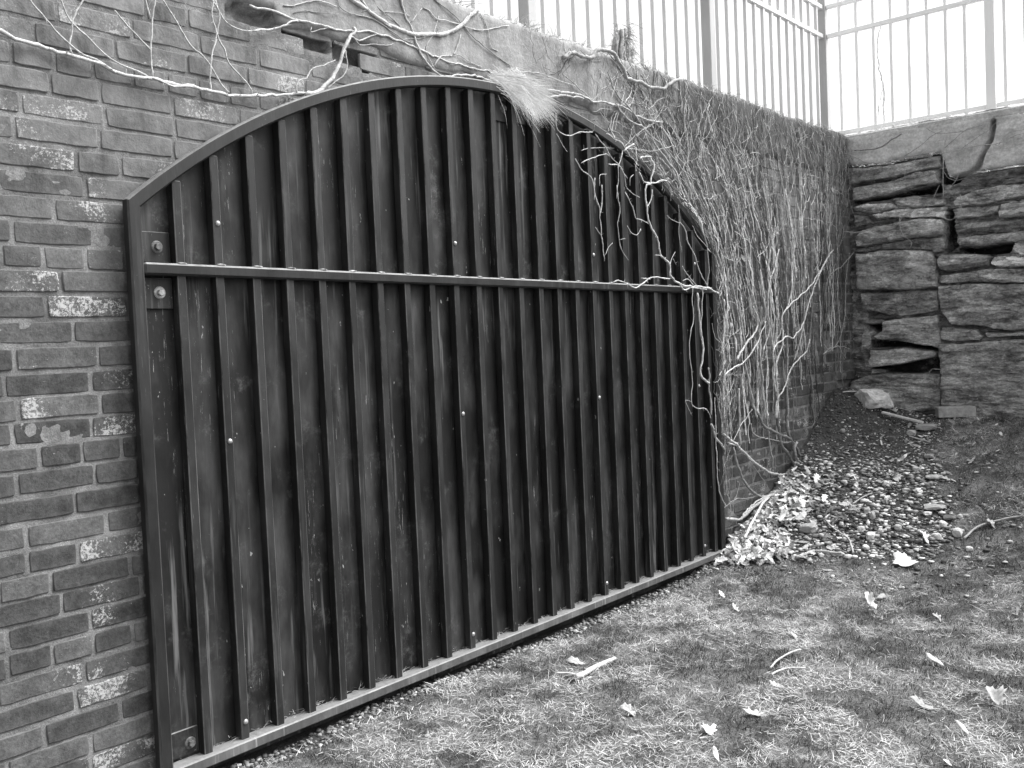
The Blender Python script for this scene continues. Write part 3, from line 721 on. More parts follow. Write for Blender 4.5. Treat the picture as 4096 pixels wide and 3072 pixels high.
# ------------------------------------------------------------------ vines
def nodes_on(acc, P, r, tone, every=0.05, seed=0, ln=(0.006, 0.02)):
    """small stubs and knuckles along a stem"""
    rg = np.random.default_rng(int(abs(seed) * 1000) % 99991)
    L = np.concatenate([[0], np.cumsum(np.linalg.norm(np.diff(P, axis=0), axis=1))]); s = rg.uniform(0, every)
    while s < L[-1]:
        k = min(np.searchsorted(L, s), len(P) - 2); d = P[k + 1] - P[k]; d /= np.linalg.norm(d) + 1e-9
        a = rg.normal(size=3) * np.array([1, 0.6, 1]); a -= d * (a @ d) * 0.4; a /= np.linalg.norm(a) + 1e-9
        if a[1] > 0: a[1] *= -0.5
        l = rg.uniform(*ln); rs = max(0.0007, r * 0.4)
        acc.add(*tube([P[k], P[k] + a * l * 0.5, P[k] + a * l + np.array([0, 0, rg.uniform(-.3, .3) * l])], [rs, rs * 0.8, rs * 0.5], 4, False), tone=tone * rg.uniform(0.7, 1.2))
        s += every * rg.uniform(0.5, 1.6)
def stem(parent, P, r0, r1, tone=0.42, sides=7, name='stem', tw=True, jit=0.004, off=-0.012, seed=1, every=0.05):
    P = smooth_path(P, 0.014, jit, seed); n = len(P); r0 *= 0.88; r1 *= 0.88; tone = min(tone, 0.3 + tone * 0.36); P = P + min(0.004, r0) * np.stack([vnoise(P * 55 + seed, k) for k in range(3)], 1); r0 = min(r0, 0.006 + (r0 - 0.006) * 0.7); r = np.linspace(r0, min(r1, r0 * 1.3), n) * (1 + 0.25 * vnoise(P * 70 + seed, 5) + 0.3 * np.clip(vnoise(P * 22 + seed, 8), 0, 1) ** 2)
    a2 = Acc(); a2.add(*tube(P, r, sides), tone=tone)
    if tw: nodes_on(a2, P, (r0 + r1) / 2, tone, every, seed)
    return a2.build(name, M['vine'], parent, True)
TR = lambda ox, oy, pts, y=-0.02, s=S: on_wall(crop(ox, oy, pts, s), y)
# (1) thin runner over the bricks left of the gate
v1 = empty('climbing_vine', tuple(at(915, 385, 1, -0.02))); tag(v1, 'pale creeper runner with thin shoots on the bricks left of the gate arch', 'vine', 'bare creepers on the walls')
L1 = np.vstack([TR(0, 0, [(-60, 235), (0, 265), (120, 330), (300, 380), (610, 475), (900, 575), (985, 620), (1130, 655), (1320, 685), (1520, 730), (1660, 760), (1830, 795), (2010, 825), (2190, 830)]), TR(1024, 0, [(200, 815), (430, 815)])])
stem(v1, L1, 0.0062, 0.0058, 0.5, seed=1)
stem(v1, TR(0, 0, [(-60, 270), (0, 290), (60, 315), (120, 330)]), 0.004, 0.004, 0.45, seed=2)
stem(v1, TR(0, 0, [(1320, 685), (1420, 720), (1500, 748), (1600, 752), (1660, 760)], -0.026), 0.0035, 0.0035, 0.45, seed=3)
for i, pts in enumerate([[(200, -70), (260, 0), (370, 130), (540, 325), (640, 410), (730, 475), (825, 515), (985, 620)], [(490, -60), (520, 0), (570, 120), (640, 205), (735, 305), (860, 430), (940, 500), (1100, 580), (1250, 645), (1320, 685)],
    [(760, -60), (720, 0), (650, 130), (625, 220), (625, 300), (605, 400), (625, 475)], [(1350, -60), (1340, 0), (1320, 200), (1315, 300), (1305, 450), (1315, 560), (1325, 680)],
    [(1380, -60), (1410, 0), (1500, 145), (1560, 250), (1650, 395), (1740, 480), (1820, 570), (1930, 760), (1970, 800)], [(1840, -60), (1840, 0), (1830, 130), (1870, 290), (1830, 480), (1815, 610), (1830, 795)],
    [(1860, -20), (1890, 110), (1880, 280), (1935, 420), (1975, 540), (2140, 720), (2180, 820)], [(1830, -10), (1895, 100), (1960, 200), (2050, 250), (2140, 275), (2260, 270)], [(980, 100), (1040, 155), (1150, 260), (1300, 430)], [(1250, -40), (1275, 60), (1290, 160)]]):
    stem(v1, TR(0, 0, pts), 0.0026, 0.0032, 0.45, 6, seed=10 + i, name='shoot')
# (2) thick branch arching above the gate
v2 = empty('climbing_vine', tuple(at(1405, 380, 1, -0.02))); tag(v2, 'stout pale vine branch hooking down from a hole to the gate arch', 'vine', 'bare creepers on the walls')
stem(v2, TR(1024, 0, [(430, 812), (550, 785), (640, 690), (710, 580), (730, 480), (770, 380), (815, 325), (850, 300), (862, 270), (845, 255)], -0.035), 0.008, 0.0062, 0.55, seed=30)
stem(v2, TR(1024, 0, [(770, 380), (780, 560), (740, 660), (610, 770)], -0.03), 0.0028, 0.002, 0.5, seed=31, name='shoot')
stem(v2, TR(1024, 0, [(355, 800), (350, 740), (380, 690), (440, 680), (495, 590), (560, 570), (690, 515)], -0.03), 0.0028, 0.002, 0.5, seed=32, name='shoot')
stem(v2, TR(1024, 0, [(815, 325), (845, 335), (900, 350), (1000, 310), (1050, 290)]), 0.003, 0.003, 0.5, seed=33, name='shoot')
stem(v2, TR(1024, 0, [(855, 335), (900, 380), (1000, 385), (1100, 390), (1190, 375)]), 0.002, 0.0015, 0.4, seed=34, name='shoot')
# (3) vines over the cement skim, up to the grass tuft
v3 = empty('climbing_vine', tuple(at(1790, 110, 1, -0.02))); tag(v3, 'heavy pale vine stem sagging across the cement skim above the top of the arch', 'vine', 'bare creepers on the walls')
for i, (pts, r0, r1, t) in enumerate([
    ([(780, -60), (830, 0), (930, 70), (1050, 150), (1200, 235), (1350, 290), (1500, 302), (1650, 285), (1750, 235), (1820, 160), (1870, 110), (1930, 85)], 0.0085, 0.0095, 0.5),
    ([(-60, 50), (0, 65), (180, 115), (300, 155), (420, 180), (560, 215), (690, 250), (850, 270), (970, 262), (1050, 290), (1200, 340), (1400, 420), (1600, 510), (1800, 570), (1950, 600), (2050, 630)], 0.0045, 0.0038, 0.52),
    ([(-30, 280), (70, 260), (200, 240), (300, 190), (370, 175)], 0.0045, 0.004, 0.5),
    ([(1230, -60), (1250, 0), (1290, 130), (1340, 220), (1380, 370), (1430, 480), (1500, 570), (1580, 640), (1680, 655), (1860, 650), (2000, 690), (2130, 695)], 0.0045, 0.005, 0.5),
    ([(1440, 70), (1380, 140), (1340, 200)], 0.002, 0.002, 0.5), ([(1580, 130), (1540, 290), (1480, 390), (1475, 450), (1540, 600)], 0.0022, 0.002, 0.5),
    ([(1770, 300), (1710, 465), (1600, 490), (1540, 570)], 0.0022, 0.003, 0.5), ([(240, 45), (330, 45), (440, 15), (560, 10), (700, 60)], 0.0026, 0.002, 0.45),
    ([(700, -30), (720, 60), (800, 110), (950, 150), (1100, 215), (1250, 330), (1400, 410)], 0.0022, 0.0018, 0.3), ([(1440, 65), (1500, 90), (1550, 150), (1700, 190), (1830, 240), (1970, 260), (2100, 230), (2180, 215)], 0.0024, 0.0022, 0.5),
    ([(1500, -60), (1560, 0), (1650, 80), (1750, 170), (1850, 290), (1950, 380), (2100, 500), (2200, 570)], 0.0026, 0.0022, 0.3), ([(1940, 120), (2000, 250), (2030, 400), (2090, 440)], 0.002, 0.0016, 0.5),
    ([(1700, 470), (1770, 480), (1850, 540), (1950, 580)], 0.002, 0.0016, 0.4), ([(850, -40), (980, 90), (1080, 170), (1170, 230)], 0.004, 0.004, 0.5), ([(900, -40), (960, 70), (1010, 110)], 0.004, 0.004, 0.5),
    ([(480, 240), (470, 275), (560, 255), (640, 240)], 0.002, 0.002, 0.35), ([(320, 120), (420, 95), (560, 105), (720, 130)], 0.0018, 0.0014, 0.25), ([(920, 110), (960, 95), (1050, 100), (1200, 105), (1330, 140)], 0.0016, 0.0012, 0.4),
    ([(1230, 345), (1330, 340), (1400, 335), (1460, 325)], 0.0016, 0.0012, 0.4), ([(1000, -30), (1070, 80), (1140, 140), (1250, 230)], 0.002, 0.002, 0.3)]):
    stem(v3, TR(1024, 0, pts), r0, r1, t, 7, seed=50 + i, name='stem' if r0 > 0.004 else 'shoot')
# (4) the dense mass right of the gate
v4 = empty('climbing_vine', (6.05, -0.03, 0.6)); tag(v4, 'dense curtain of bare vine stems covering the bricks between the gate and the stone wall', 'vine', 'bare creepers on the walls')
c3 = lambda pts, y=-0.03: TR(2048, 0, pts, y)
tr = lambda pts, y=-0.03: TR(2600, 1600, pts, y, 900 / 2212)
tu = lambda pts, y=-0.03: TR(2600, 1000, pts, y, 900 / 2212)
main = [
 (np.vstack([c3([(440, 490), (540, 455), (620, 490), (690, 490), (720, 440), (800, 425), (880, 460), (930, 540), (970, 620), (1000, 680), (1100, 710), (1200, 750), (1300, 765), (1340, 740), (1400, 700), (1440, 690)], -0.04)]), 0.011, 0.010, 0.34),
 (c3([(0, 615), (150, 620), (240, 630), (330, 660), (450, 710), (550, 745)]), 0.0032, 0.002, 0.5), (c3([(300, 775), (420, 800), (560, 820), (700, 870), (850, 900), (1000, 940), (1080, 1000), (1180, 1040), (1300, 1060)]), 0.006, 0.005, 0.45),
 (c3([(280, 840), (420, 835), (500, 830), (620, 860)]), 0.006, 0.005, 0.5), (c3([(440, 640), (560, 740), (680, 860)]), 0.003, 0.003, 0.4),
 (c3([(900, 900), (1000, 1030), (1150, 1110), (1230, 1240), (1330, 1380), (1420, 1500), (1450, 1659)]), 0.005, 0.006, 0.4), (c3([(820, 620), (900, 800), (1040, 960), (1180, 1160), (1320, 1270), (1480, 1480), (1560, 1659)]), 0.004, 0.005, 0.35),
 (c3([(1330, 700), (1340, 900), (1400, 1060), (1390, 1170)]), 0.004, 0.003, 0.5), (c3([(940, 1300), (1060, 1180), (1150, 1100), (1290, 1050)]), 0.002, 0.002, 0.55), (c3([(590, 1300), (700, 1285), (1050, 1290), (1230, 1300), (1400, 1260)], -0.05), 0.002, 0.0015, 0.5),
 # trunks at the foot
 (tr([(960, -250), (990, 0), (1050, 120), (1130, 260), (1250, 330), (1360, 375), (1430, 450), (1480, 560), (1500, 600)]), 0.009, 0.013, 0.2), (tr([(1240, -180), (1240, 0), (1250, 150), (1275, 330), (1290, 440), (1360, 540), (1410, 620), (1440, 680)]), 0.011, 0.014, 0.18),
 (tr([(1340, -180), (1340, 0), (1345, 150), (1350, 300), (1400, 420), (1420, 500), (1430, 560), (1440, 620)]), 0.0095, 0.011, 0.2), (tr([(1110, -120), (1120, 0), (1150, 150), (1165, 330), (1180, 450), (1195, 560), (1215, 680)]), 0.007, 0.006, 0.28),
 (tr([(870, -120), (870, 0), (880, 150), (880, 300), (890, 450)]), 0.0075, 0.007, 0.36), (tr([(820, 470), (850, 600), (890, 720), (960, 850), (1050, 940), (1150, 945), (1260, 905)]), 0.009, 0.009, 0.26),
 (tr([(720, 340), (800, 400), (900, 490), (1000, 590), (1100, 670), (1200, 720), (1300, 735), (1400, 735)]), 0.009, 0.009, 0.45), (tr([(760, 420), (850, 450), (930, 530), (1000, 600)]), 0.006, 0.006, 0.45),
 (tr([(740, 1160), (830, 1170), (910, 1165), (960, 1110), (1010, 1060), (1070, 1010), (1140, 960), (1220, 930)], -0.06), 0.010, 0.011, 0.4), (tr([(900, 1155), (960, 1080), (1040, 1000), (1130, 955)], -0.05), 0.005, 0.006, 0.45),
 (tr([(820, 400), (880, 270), (950, 180), (1000, 90)]), 0.003, 0.002, 0.5), (tr([(990, 230), (1010, 320), (1080, 365), (1180, 385), (1320, 415), (1400, 400)]), 0.003, 0.0025, 0.4), (tr([(1440, 420), (1420, 490), (1430, 560), (1500, 630), (1540, 540)], -0.07), 0.008, 0.006, 0.3),
 (tr([(760, 1030), (830, 980), (1000, 960), (1150, 930)]), 0.0025, 0.0025, 0.3), (tr([(1020, 650), (1080, 740), (1160, 860)]), 0.002, 0.0016, 0.4), (tr([(1620, -100), (1620, 100), (1610, 220), (1570, 265), (1500, 280)]), 0.004, 0.003, 0.2),
 # bright stems on the lower half
 (tu([(1800, 0), (1700, 160), (1640, 260), (1560, 380), (1440, 480), (1360, 560), (1310, 620), (1295, 720), (1300, 830), (1290, 960), (1250, 1080), (1240, 1250), (1250, 1480), (1240, 1659)], -0.04), 0.0042, 0.006, 0.58),
 (tu([(1760, 60), (1650, 260), (1600, 420), (1550, 560), (1500, 740), (1430, 830), (1400, 870), (1340, 850), (1250, 930), (1215, 1000), (1225, 1150), (1235, 1400)], -0.045), 0.004, 0.006, 0.58), (tu([(1570, 880), (1540, 990), (1440, 1090), (1370, 1200), (1320, 1350), (1250, 1490), (1240, 1659)], -0.04), 0.004, 0.006, 0.5),
 (tu([(2010, 20), (1880, 160), (1760, 260), (1730, 420), (1745, 600)]), 0.0028, 0.0022, 0.4), (tu([(1960, 30), (1930, 260), (1920, 560), (1900, 740), (1860, 880), (1800, 960), (1700, 1020)]), 0.002, 0.002, 0.42), (tu([(1700, 1020), (1780, 960), (1870, 945), (1960, 970)], -0.06), 0.002, 0.0014, 0.5), (tu([(1710, 920), (1760, 970), (1850, 950), (1900, 1030)], -0.06), 0.002, 0.0014, 0.5),
 (tu([(850, 1080), (930, 950), (1000, 850), (1060, 730), (1020, 560)], -0.04), 0.008, 0.005, 0.45), (tu([(860, 1150), (960, 1060), (1060, 900), (1140, 700)], -0.04), 0.004, 0.003, 0.5), (tu([(720, 1240), (830, 1150), (930, 1090), (1070, 890)], -0.045), 0.005, 0.003, 0.55),
 (tu([(930, 0), (960, 260), (1040, 560), (1075, 800), (1080, 1050), (1110, 1350), (1130, 1659)], -0.035), 0.005, 0.007, 0.36), (tu([(820, 0), (850, 350), (880, 600), (920, 800), (930, 1000), (950, 1200), (1000, 1450), (1050, 1659)], -0.035), 0.005, 0.007, 0.36),
 (tu([(1080, 200), (1110, 480), (1150, 650), (1200, 900), (1225, 1150)], -0.035), 0.005, 0.007, 0.4), (tu([(1340, 0), (1335, 300), (1355, 600), (1355, 900), (1350, 1200), (1345, 1659)], -0.035), 0.006, 0.009, 0.26), (tu([(1600, 0), (1590, 300), (1585, 700), (1565, 1000), (1600, 1400), (1620, 1659)], -0.03), 0.003, 0.004, 0.24),
 (tu([(1520, 0), (1520, 400), (1510, 700), (1470, 900), (1420, 1080)], -0.03), 0.0035, 0.004, 0.4), (tu([(1180, 0), (1160, 200), (1180, 500), (1200, 800)], -0.035), 0.004, 0.004, 0.5), (tu([(1260, 0), (1220, 180), (1170, 350), (1160, 560), (1170, 800), (1120, 1000)], -0.04), 0.004, 0.004, 0.55),
 (tu([(1400, 120), (1390, 350), (1370, 500), (1300, 650), (1300, 780)], -0.035), 0.004, 0.004, 0.5), (tu([(720, 480), (730, 700), (720, 1000), (715, 1300), (725, 1659)], -0.05), 0.005, 0.005, 0.5), (tu([(760, 560), (740, 800), (700, 1000), (740, 1300), (720, 1550)], -0.055), 0.004, 0.004, 0.5),
]
for i, (P, r0, r1, t) in enumerate(main):
    stem(v4, P, r0, r1, t, 7, seed=100 + i, jit=0.006, every=0.035)
# grown stems
tw = Acc(); rg = np.random.default_rng(12)
def wall_y(x, z): return -0.078 if in_gate(x, z, -0.03) else -0.013
def grow(x, z, ang, length, r, tone, wob=0.35, step=0.022, lvl=0, pull=None, lift=0.0):
    """ang: 0 = straight up, positive = leaning to the left (towards the gate)"""
    n = max(4, int(length / step)); P = []; a = ang; y = wall_y(x, z) - rg.uniform(0, 0.008)
    for i in range(n):
        P.append((x, y, z)); a += rg.normal() * wob * 0.6
        tgt = pull(x, z) if pull else ang
        a += (tgt - a) * 0.22
        st = step * rg.uniform(0.8, 1.2)
        x += -math.sin(a) * st; z += math.cos(a) * st
        y += (wall_y(x, z) - lift - y) * 0.25 + rg.normal() * 0.0025; y = min(y, -0.008)
        if z > 2.66 or z < gz(x, -0.03) - 0.02 or x > 6.98: break
        if in_gate(x, z, 0.10) and rg.random() < 0.5: break
        if lvl < 2 and rg.random() < 0.055:
            grow(x, z, a + rg.choice([-1, 1]) * rg.uniform(0.4, 1.0), rg.uniform(0.05, 0.28), max(0.0008, r * 0.6), tone * rg.uniform(0.8, 1.3), wob * 1.2, step, lvl + 1, pull, lift + 0.012)
    P = np.array(P)
    if len(P) < 3: return
    r *= 1.0; tone *= 1.2
    tw.add(*tube(P, np.linspace(r, r * 0.55, len(P)), 5, False), tone=min(tone, 0.72))
    if lvl < 2: nodes_on(tw, P, r, min(tone, 0.65), 0.075, rg.uniform(0, 90), (0.005, 0.022))
def pull(x, z):
    return np.clip((6.1 - x) / 1.7, -0.05, 1) * np.clip((z - 1.0) / 1.0, 0, 1) * 1.05
for i in range(190):                                   # climbing from below
    x = rg.uniform(4.98, 6.72); z = rg.uniform(0.55, 1.7)
    if x > 6.25 and rg.random() < 0.45: continue
    grow(x, z, 0.0, rg.uniform(0.7, 1.9), 0.0012 + 0.0036 * rg.random() ** 1.8, rg.choice([0.06, 0.1, 0.2, 0.55, 0.66]) * rg.uniform(0.8, 1.2), 0.2, pull=pull)
for i in range(105):                                    # leaning stems along the arch
    x = rg.uniform(4.3, 5.6); z = rg.uniform(max(1.5, float(arch_z(min(x, GR - .01))) - 0.05) if x < GR else 1.3, 2.4)
    grow(x, z, 0.5, rg.uniform(0.3, 0.9), rg.uniform(0.0014, 0.003), rg.choice([0.07, 0.12, 0.2, 0.55, 0.66]) * rg.uniform(0.8, 1.2), 0.46, pull=pull)
for i in range(140):                                   # hanging from the top
    x = 3.6 + 3.3 * rg.random() ** 0.75
    grow(x, 2.64 - rg.uniform(0, 0.12), math.pi + rg.normal() * 0.3 - 0.55 * np.clip((5.6 - x) / 1.5, 0, 1), rg.uniform(0.12, 0.6), rg.uniform(0.001, 0.0026), rg.choice([0.06, 0.12, 0.3, 0.55, 0.66]) * rg.uniform(0.8, 1.2), 0.4, lift=0.01)
for i in range(150):                                    # stray curls
    x = rg.uniform(3.6, 6.7); z = rg.uniform(1.7, 2.6)
    if in_gate(x, z, 0.02): continue
    grow(x, z, rg.uniform(0, 6.28), rg.uniform(0.08, 0.34), rg.uniform(0.0009, 0.002), rg.choice([0.12, 0.3, 0.5, 0.62]), 0.75, lift=0.03)
for i in range(60):                                    # thin tangle beside the gate's right stile
    x = rg.uniform(4.78, 5.02); z = rg.uniform(0.25, 1.75)
    grow(x, z, rg.normal() * 0.25, rg.uniform(0.15, 0.6), rg.uniform(0.001, 0.0022), rg.choice([0.1, 0.2, 0.45]), 0.5, lift=0.01)
o = tw.build('twigs', M['vine'], v4, True); o['kind'] = 'stuff'
# rootlets and dead leaves clinging under the top of the wall
rt = Acc()
def strand(accu, p, d, ln, w, tone, sag=0.5, n=4, cur=0.35):
    """a flat tapering blade"""
    p = np.array(p, float); d = np.array(d, float); d /= np.linalg.norm(d)
    side = np.cross(d, (0.3, 1, 0.2)); side /= np.linalg.norm(side) + 1e-9; t = np.linspace(0, 1, n)[:, None]
    C = p + d * ln * t + np.array([0, 0, -sag * ln]) * t ** 2 + rg.normal(size=3) * cur * 0.4 * ln * t ** 2 + rg.normal(size=3) * cur * 0.12 * ln * np.sin(t * 6)
    W_ = side * w * (1 - t * 0.85)
    V1 = np.stack([C - W_, C + W_], 1).reshape(-1, 3); i = np.arange(n - 1) * 2
    accu.add(V1, np.stack([i, i + 1, i + 3, i + 2], 1), tone=tone)
for i in range(1900):
    x = 3.2 + 3.72 * rg.random() ** 0.7; dens = sstep(3.2, 4.8, x)
    if rg.random() > 0.25 + 0.75 * dens: continue
    z = 2.65 - abs(rg.normal()) * (0.07 + 0.17 * dens)
    if z < 2.0: continue
    strand(rt, (x, -0.02 - rg.uniform(0, 0.03), z), (rg.normal() * 0.5 - 0.15, -0.25 + rg.normal() * 0.2, -1), rg.uniform(0.03, 0.13), rg.uniform(0.0006, 0.0014), rg.choice([0.04, 0.06, 0.09, 0.25]) * rg.uniform(0.8, 1.3), 0.2)
o = rt.build('rootlets', M['vine'], v4); o['kind'] = 'stuff'
# (5) shoots hanging in front of the gate
v5 = empty('climbing_vine', tuple(at(2700, 1120, 1, -0.08))); tag(v5, 'kinked bare vine shoots dangling in front of the gate beside its right edge', 'vine', 'bare creepers on the walls')
g7 = lambda pts, y=-0.085: TR(2048, 768, pts, y)
g3 = lambda pts, y=-0.085: TR(1900, 200, pts, y, 800 / 2212)
g11 = lambda pts, y=-0.085: TR(2048, 1536, pts, y)
for i, (P, r0, r1, t) in enumerate([
    (np.vstack([g3([(1945, 1180), (1980, 1290), (1945, 1420), (1935, 1480)]), g7([(1155, -40), (1165, 200), (1190, 280), (1250, 390), (1290, 545), (1365, 630), (1365, 720), (1440, 790), (1560, 815), (1680, 830), (1780, 875)])]), 0.0045, 0.006, 0.6),
    (g7([(1210, -20), (1200, 60), (1165, 130)]), 0.003, 0.003, 0.5), (g7([(870, 785), (920, 765), (1000, 795), (1070, 825), (1130, 790), (1190, 750), (1260, 735), (1360, 750)]), 0.0028, 0.0042, 0.62), (g7([(1120, 740), (1190, 750)]), 0.0028, 0.003, 0.6),
    (g7([(1440, 790), (1490, 845), (1560, 825), (1680, 840)]), 0.004, 0.004, 0.6), (g7([(710, -120), (710, 0), (740, 110), (760, 200), (770, 370), (785, 490), (800, 600)]), 0.0036, 0.002, 0.42), (g7([(770, -60), (780, 80), (760, 190)]), 0.003, 0.003, 0.45),
    (g7([(800, 545), (830, 490), (870, 440)]), 0.0016, 0.0012, 0.5), (g7([(720, 300), (745, 340), (768, 370)]), 0.0016, 0.002, 0.45), (g7([(910, -60), (910, 0), (930, 160), (910, 290), (930, 420), (950, 510), (1000, 585)]), 0.0028, 0.0016, 0.42), (g7([(930, 410), (975, 400)]), 0.0012, 0.001, 0.5),
    (g7([(980, 0), (1040, 130), (1060, 220), (1110, 240), (1180, 280)]), 0.0024, 0.0036, 0.42), (g7([(990, 290), (1030, 350), (1080, 370), (1110, 320)]), 0.0018, 0.0018, 0.55), (g7([(1340, 200), (1400, 250), (1460, 270)]), 0.0018, 0.0014, 0.5), (g7([(1365, 630), (1385, 570), (1410, 515)]), 0.0022, 0.0014, 0.6), (g7([(1390, 580), (1420, 630)]), 0.0014, 0.001, 0.4), (g7([(1235, 540), (1290, 548)]), 0.002, 0.003, 0.6),
    (np.vstack([g7([(1560, 830), (1555, 950), (1570, 1100), (1535, 1250), (1545, 1500)]), g11([(1558, 0), (1545, 150), (1600, 210), (1680, 220), (1715, 290)])]), 0.0026, 0.0022, 0.5), (g11([(1545, 150), (1500, 140), (1520, 200), (1555, 270)]), 0.0016, 0.0012, 0.45),
    (g7([(1600, 870), (1610, 1010), (1640, 1260), (1650, 1400), (1630, 1570), (1700, 1659)]), 0.006, 0.007, 0.5), (g7([(1650, 830), (1640, 1000), (1635, 1250)]), 0.003, 0.003, 0.45), (np.vstack([g7([(1700, 1520), (1705, 1640)]), g11([(1700, 20), (1715, 120), (1715, 270)])]), 0.005, 0.005, 0.3),
    (g11([(1720, 350), (1760, 460), (1840, 560)], -0.075), 0.008, 0.007, 0.38), (g11([(1750, 120), (1755, 250), (1770, 620), (1780, 850), (1800, 960), (1850, 1060)], -0.08), 0.003, 0.003, 0.5), (g11([(1780, 0), (1800, 60), (1790, 200), (1830, 400)], -0.08), 0.002, 0.002, 0.35),
    (g3([(900, 700), (900, 850), (960, 930), (1060, 950), (1150, 910), (1300, 910)]), 0.0022, 0.003, 0.5), (g3([(905, 930), (960, 1030), (1020, 1130)]), 0.002, 0.0014, 0.4), (g3([(1180, 1250), (1290, 1200), (1420, 1160), (1500, 1180)]), 0.003, 0.002, 0.5), (g3([(1110, 1210), (1180, 1320), (1270, 1400), (1310, 1520), (1315, 1659)]), 0.003, 0.003, 0.45),
    (g3([(1330, 930), (1450, 1100), (1520, 1200), (1640, 1350), (1690, 1530), (1820, 1640)]), 0.003, 0.002, 0.4), (g3([(1475, 1265), (1560, 1270), (1620, 1310), (1690, 1415)]), 0.0035, 0.002, 0.55), (g3([(1585, 1280), (1590, 1450), (1565, 1640)]), 0.0025, 0.002, 0.4), (g3([(1640, 1120), (1600, 1260), (1580, 1290)]), 0.003, 0.003, 0.55), (g3([(1640, 1115), (1700, 1070), (1760, 1040)]), 0.004, 0.004, 0.6),
    (g3([(1820, 1200), (1870, 1180), (1945, 1185)]), 0.004, 0.004, 0.6), (g3([(1810, 1350), (1850, 1440), (1920, 1475), (2000, 1470), (2060, 1435), (2110, 1440)]), 0.0042, 0.004, 0.6), (g3([(1380, 1500), (1385, 1390), (1460, 1370)]), 0.002, 0.0014, 0.45), (g3([(1720, 1500), (1715, 1420), (1750, 1380)]), 0.002, 0.002, 0.4),
    (g7([(1470, 640), (1520, 720), (1560, 770), (1640, 850)]), 0.003, 0.003, 0.4), (g7([(1475, 765), (1515, 755), (1560, 800)]), 0.0025, 0.003, 0.5), (g7([(1440, 110), (1450, 260), (1440, 340), (1465, 520)]), 0.0016, 0.0014, 0.35), (g7([(1450, 260), (1500, 340), (1520, 430), (1570, 530), (1620, 690), (1680, 800)]), 0.0035, 0.003, 0.42), (g7([(1560, 0), (1600, 180), (1640, 320), (1690, 470), (1700, 650), (1690, 830)]), 0.003, 0.003, 0.35)]):
    stem(v5, P, r0, r1, t, 7, seed=200 + i, jit=0.004, name='stem' if r0 > 0.0036 else 'shoot')
# (6) creeper over the cap of the stone wall
v6 = empty('climbing_vine', tuple(at(3500, 590, 0, XS - 0.07))); tag(v6, 'thin creeper trailing across the cracked cement cap of the stone wall', 'vine', 'bare creepers on the walls')
st4 = lambda pts, x=XS - 0.066: on_stone(crop(3072, 0, pts), x - 0.034)
st8 = lambda pts, x=XS - 0.075: on_stone(crop(3072, 768, pts), x - 0.03)
for i, (P, r0, r1, t) in enumerate([
    (st4([(750, 1300), (830, 1295), (930, 1285), (1000, 1255), (1080, 1200), (1160, 1150)]), 0.006, 0.007, 0.28), (st4([(640, 1325), (720, 1340), (850, 1400), (1000, 1415), (1150, 1375), (1300, 1350), (1500, 1325), (1750, 1270), (2000, 1235), (2120, 1180), (2240, 1150)]), 0.0036, 0.003, 0.4),
    (st4([(1545, 1170), (1520, 1300), (1512, 1450), (1515, 1700)]), 0.003, 0.003, 0.4), (st4([(1180, 1350), (1300, 1270), (1420, 1170), (1500, 1140)]), 0.0024, 0.002, 0.25), (st4([(1480, 1200), (1420, 1260), (1300, 1350), (1240, 1440)]), 0.002, 0.0016, 0.5),
    (st4([(1370, 1110), (1440, 1150), (1560, 1150), (1700, 1130), (1850, 1080)]), 0.0022, 0.002, 0.25), (st4([(1530, 1280), (1600, 1210), (1700, 1130), (1800, 1090)]), 0.0022, 0.002, 0.25), (st4([(1680, 1280), (1800, 1190), (1900, 1130), (1980, 1050)]), 0.0022, 0.002, 0.28),
    (st4([(1720, 1300), (1690, 1430), (1620, 1560), (1540, 1659)]), 0.0022, 0.002, 0.45), (st4([(1500, 1450), (1560, 1540), (1640, 1560), (1700, 1540)]), 0.0018, 0.0014, 0.4), (st4([(1030, 1420), (1160, 1480), (1200, 1570), (1250, 1640)]), 0.0018, 0.0014, 0.35), (st4([(1990, 1250), (2080, 1150), (2212, 1120)]), 0.002, 0.0016, 0.3), (st4([(1960, 1250), (2060, 1280), (2212, 1235)]), 0.0018, 0.0014, 0.35),
    (st8([(660, 340), (760, 350), (860, 330), (930, 300), (1040, 300), (1130, 270), (1170, 210), (1250, 160)], XS - 0.085), 0.003, 0.0025, 0.5), (st8([(1110, 200), (1140, 170), (1200, 165)], XS - 0.085), 0.003, 0.0025, 0.6), (st8([(1140, 200), (1140, 310), (1180, 380), (1240, 440), (1220, 490)], XS - 0.09), 0.0022, 0.0016, 0.55), (st8([(1480, -60), (1400, 90), (1290, 150)], XS - 0.08), 0.002, 0.0016, 0.4), (st8([(1660, 20), (1670, 160), (1620, 220), (1560, 240), (1480, 210)], XS - 0.09), 0.002, 0.0016, 0.5), (st8([(1390, 1570), (1420, 1530), (1490, 1535)], XS - 0.09), 0.002, 0.0016, 0.6)]):
    stem(v6, P, r0, r1, t, 6, seed=300 + i, jit=0.003, name='stem' if r0 > 0.003 else 'shoot')
# veins of white lime on the cement cap are left to its surface; dead leaves caught in the vines
lf = None
